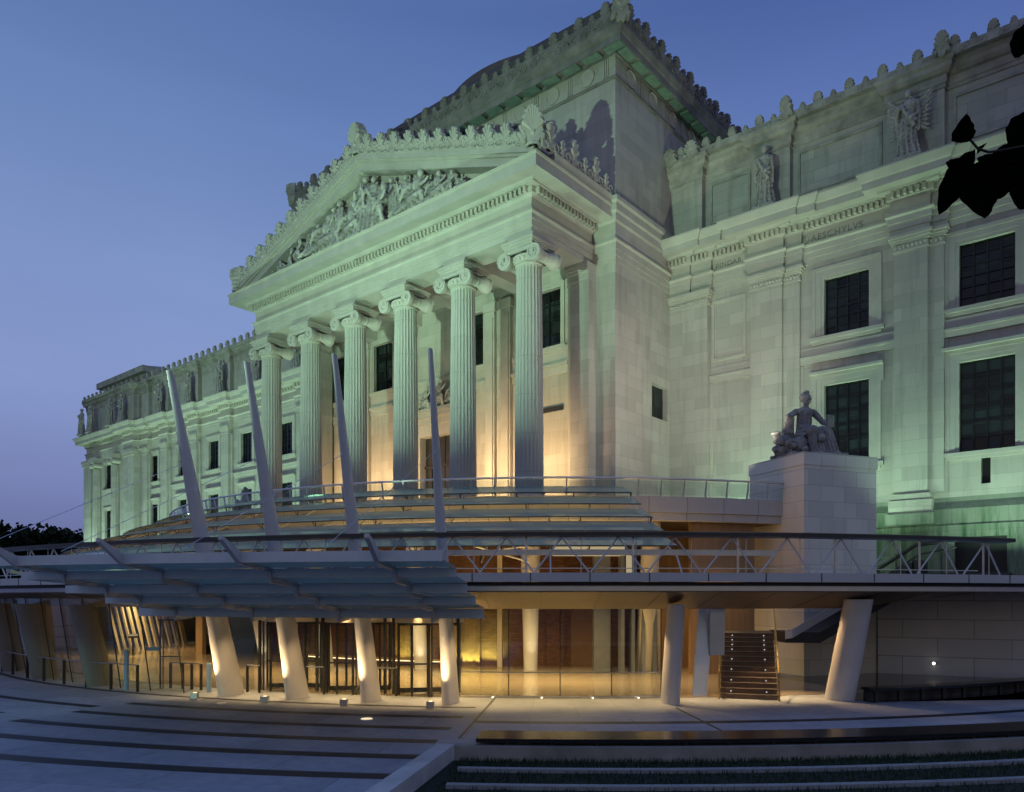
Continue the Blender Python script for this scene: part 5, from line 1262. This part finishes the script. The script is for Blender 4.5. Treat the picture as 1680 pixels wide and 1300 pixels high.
tree(far(60, 140), 16, 20, 'broad dark tree filling behind the others at the left', seed=5)
# leafy branch near the camera, top right
br = thing('tree_branch', 'dark out-of-focus leafy branch hanging in at the upper right', 'branch', tuple(CAM+FW*2.2+RT*1.6+Vector((0, 0, 1.3))), None)
def np_(px, py, d=2.2): return CAM+FW*d+RT*((px-840)/1265.15*d)+Vector((0, 0, (980-py)/1265.15*d))
def leaf(px0, py0, px1, py1, wd, d=2.2, curl=.02, name='leaf', shape=.5):
    a, b = np_(px0, py0, d), np_(px1, py1, d-.03); ax = b-a; sd = ax.cross(FW).normalized(); w_ = wd/1265.15*d; n = 14; v = []; f = []
    for th in (0, .0012):
        for i in range(n+1):
            t_ = i/n; hw = w_/2*(math.sin(PI*t_**(.8 if shape < 1 else 1.4))**.8)*(1+.07*math.sin(23*t_)); p = a+ax*t_+FW*(curl*math.sin(PI*t_)+th)
            v += [p-sd*hw+FW*.008, p, p+sd*hw+FW*.008]
    m = 3*(n+1)
    for k in (0, m):
        for i in range(n):
            for j in (0, 1): f.append((k+3*i+j, k+3*i+j+1, k+3*i+3+j+1, k+3*i+3+j))
    mb = MB().add(v, f); put(mb.build(name, M['leaf'], None, recalc=False), br)
for L_ in ((1591, 230, 1588, 184, 42, 2.2), (1600, 244, 1543, 350, 40, 2.2), (1610, 262, 1619, 356, 66, 2.15), (1668, 232, 1636, 326, 62, 2.25), (1700, 200, 1664, 290, 50, 2.2), (1730, 240, 1664, 318, 60, 2.3), (1700, 30, 1668, 92, 34, 2.2), (1702, 180, 1660, 238, 46, 2.25), (1640, 250, 1606, 258, 16, 2.2), (1606, 243, 1622, 232, 10, 2.2), (1650, 246, 1672, 262, 30, 2.2), (1580, 258, 1556, 268, 18, 2.2), (1700, 280, 1676, 342, 46, 2.2)):
    leaf(*L_)
mb = MB(); mb.tube([np_(1592, 230), np_(1604, 244), np_(1622, 250), np_(1648, 246), np_(1700, 236), np_(1760, 200)], .0035, 6); mb.tube([np_(1700, 236), np_(1700, 60)], .003, 6); put(mb.build('twig', M['bark'], None), br)
mb = MB(); mb.tube([np_(1760, 200), np_(1900, 120, 2.6), np_(2300, -100, 3.6)], .008, 6); put(mb.build('stem', M['bark'], None), br)

# ================================================================== FLOOD LIGHTS
# long low floodlight bank across the plaza with an added unseen visor cutting off the lower beam
t = thing('pole_floodlight', 'green-white floodlight with added visor on a post across the plaza', 'floodlight', (15, -41, 0))
MB().bar((0, 0, 0), (0, 0, 3.4), .08, n=8).build('post', M['dark'], t); MB().obox((0, -.5, 3.9), (.6, 0, 0), (0, .05, 0), (0, 0, .4)).build('housing', M['dark'], t)
m_ = MB(); m_.obox((0, 1.5, 4.06), (5.2, 0, 0), (0, .02, 0), (0, 0, .32)); m_.build('visor', M['dark'], t)
area('portico_flood', (15, -41, 4.0), (3, 0, 17.5), 1900, GREEN, .9, .3, 62)
for x in (-11, -5.5, 0, 5.5, 10.5): area('portico_near_flood', (x, -8.5, 7.6), (x*.97, -.6, 22), 195, GREEN, 1.0, .3, 85)
t = thing('pole_floodlight', 'added unseen green-white floodlight on a post far along the plaza towards the end pavilion', 'floodlight', (-28, -38, 0))
MB().bar((0, 0, 0), (0, 0, 3.4), .08, n=8).build('post', M['dark'], t); MB().obox((0, -.5, 3.9), (.6, 0, 0), (0, .05, 0), (0, 0, .4)).build('housing', M['dark'], t)
m_ = MB(); m_.obox((0, 1.5, 4.06), (5.2, 0, 0), (0, .02, 0), (0, 0, .32)); m_.build('visor', M['dark'], t)  # added unseen board that cuts this beam low down
area('added_attic_flood', (-28, -38, 4.0), (-42, 10, 25), 1500, GREEN, .4, .3, 70)  # unseen flood added to brighten the left wing attic
# close uplights at the feet of the wings
for x in (18.5, 23.5, 29, 35): area('wing_flood', (x, 7.4, 5.4 if x < 24 else 4.6), (x+.5, YW, 19), 250, GREEN, 1.6, .4, 130)
for x in (-17, -24, -31, -38, -45, -52, -60, -66): area('wing_flood', (x, 6.6, 5.0), (x, YL, 18.5), 430, GREEN, 1.6, .4, 130)
area('block_side_flood', (21.5, 2.0, 9.7), (13.1, 7.0, 18), 340, (1, .95, .78), .6, .6, 120)
# warm uplights behind the columns
for x, pw in ((8.8, 190), (4.4, 190), (-4.4, 190), (-8.8, 190), (0, 110)): area('portico_warm', (x, -.2, 8.1), (x, 5.2, 11.2), pw, AMB, .9, .3, 82)
# lobby
for a, r_, z, pw in ((-30, 26.5, 3.2, 60), (-20, 27, 3.0, 70), (-6, 27, 3.4, 60), (8, 27, 3.6, 95), (20, 26.5, 4.3, 170), (30, 26.5, 4.3, 170), (39, 26.5, 4.0, 170), (47, 27, 4.2, 55), (55, 24, 4.2, 30)):
    p = at(r_, a, z); area('lobby_light', tuple(p), tuple(p-Vector((0, 0, 3))), pw*2.5, WARM, 2.2, 2.2, 150)
    area('lobby_uplight', tuple(at(r_, a, z-.4)), tuple(at(r_-1, a, z+3)), pw*.30, WARM, 1.5, 1.5, 170)
for a in (16.8, 18.3, 19.6, 26.2, 27.2, 28.4, 29.6, 30.7, 25.1): spot('brick_uplight', tuple(at(20.35, a, .12)), tuple(at(19.8, a, 1.3)), 90, (.85, 1, .22), 110, .8, .04)
for a in (35.8, 22.8, 10, -2): spot('column_uplight', tuple(at(23.2, a+.9, .15)), tuple(at(22, a, 2.2)), 60, (1, .82, .5), 60, .8, .05)
for a, r_, pw in ((33, 32.0, 24), (36.5, 32.1, 24), (40, 32.1, 24), (43, 32.1, 30), (47, 31.6, 45), (50.5, 31.4, 60), (53.0, 31.2, 60), (18.0, 31.9, 36), (22.3, 31.9, 36), (26.8, 31.9, 36), (31.4, 31.9, 36), (20.9, 31.7, 22), (25.5, 31.7, 24), (30, 31.7, 24)):
    spot('soffit_downlight', tuple(at(r_, a, 2.84)), tuple(at(r_+.5, a, 0)), pw*8.0, (1, .68, .32), 68, .9, .08)
spot('added_column_wash', tuple(at(31.6, 51.8, 2.6)), tuple(at(32.9, 54.2, 1.3)), 260, (1, .62, .28), 80, .8, .1)  # added spot without a fixture, standing in for warm lobby spill

# added warm spots without fixtures, turning masts and nearby paving golden
for a in (16.6, 21.0, 25.5, 30.1, 34.2): spot('added_mast_wash', tuple(at(34.1, a, 2.5)), tuple(at(32.7, a, .4)), 150, (1, .66, .30), 110, .8, .08)
spot('added_column_wash', tuple(at(32.2, 42.4, 2.6)), tuple(at(32.7, 44.3, 1.1)), 150, (1, .66, .32), 70, .8, .08)  # second added spot, warming the narrower column from its left
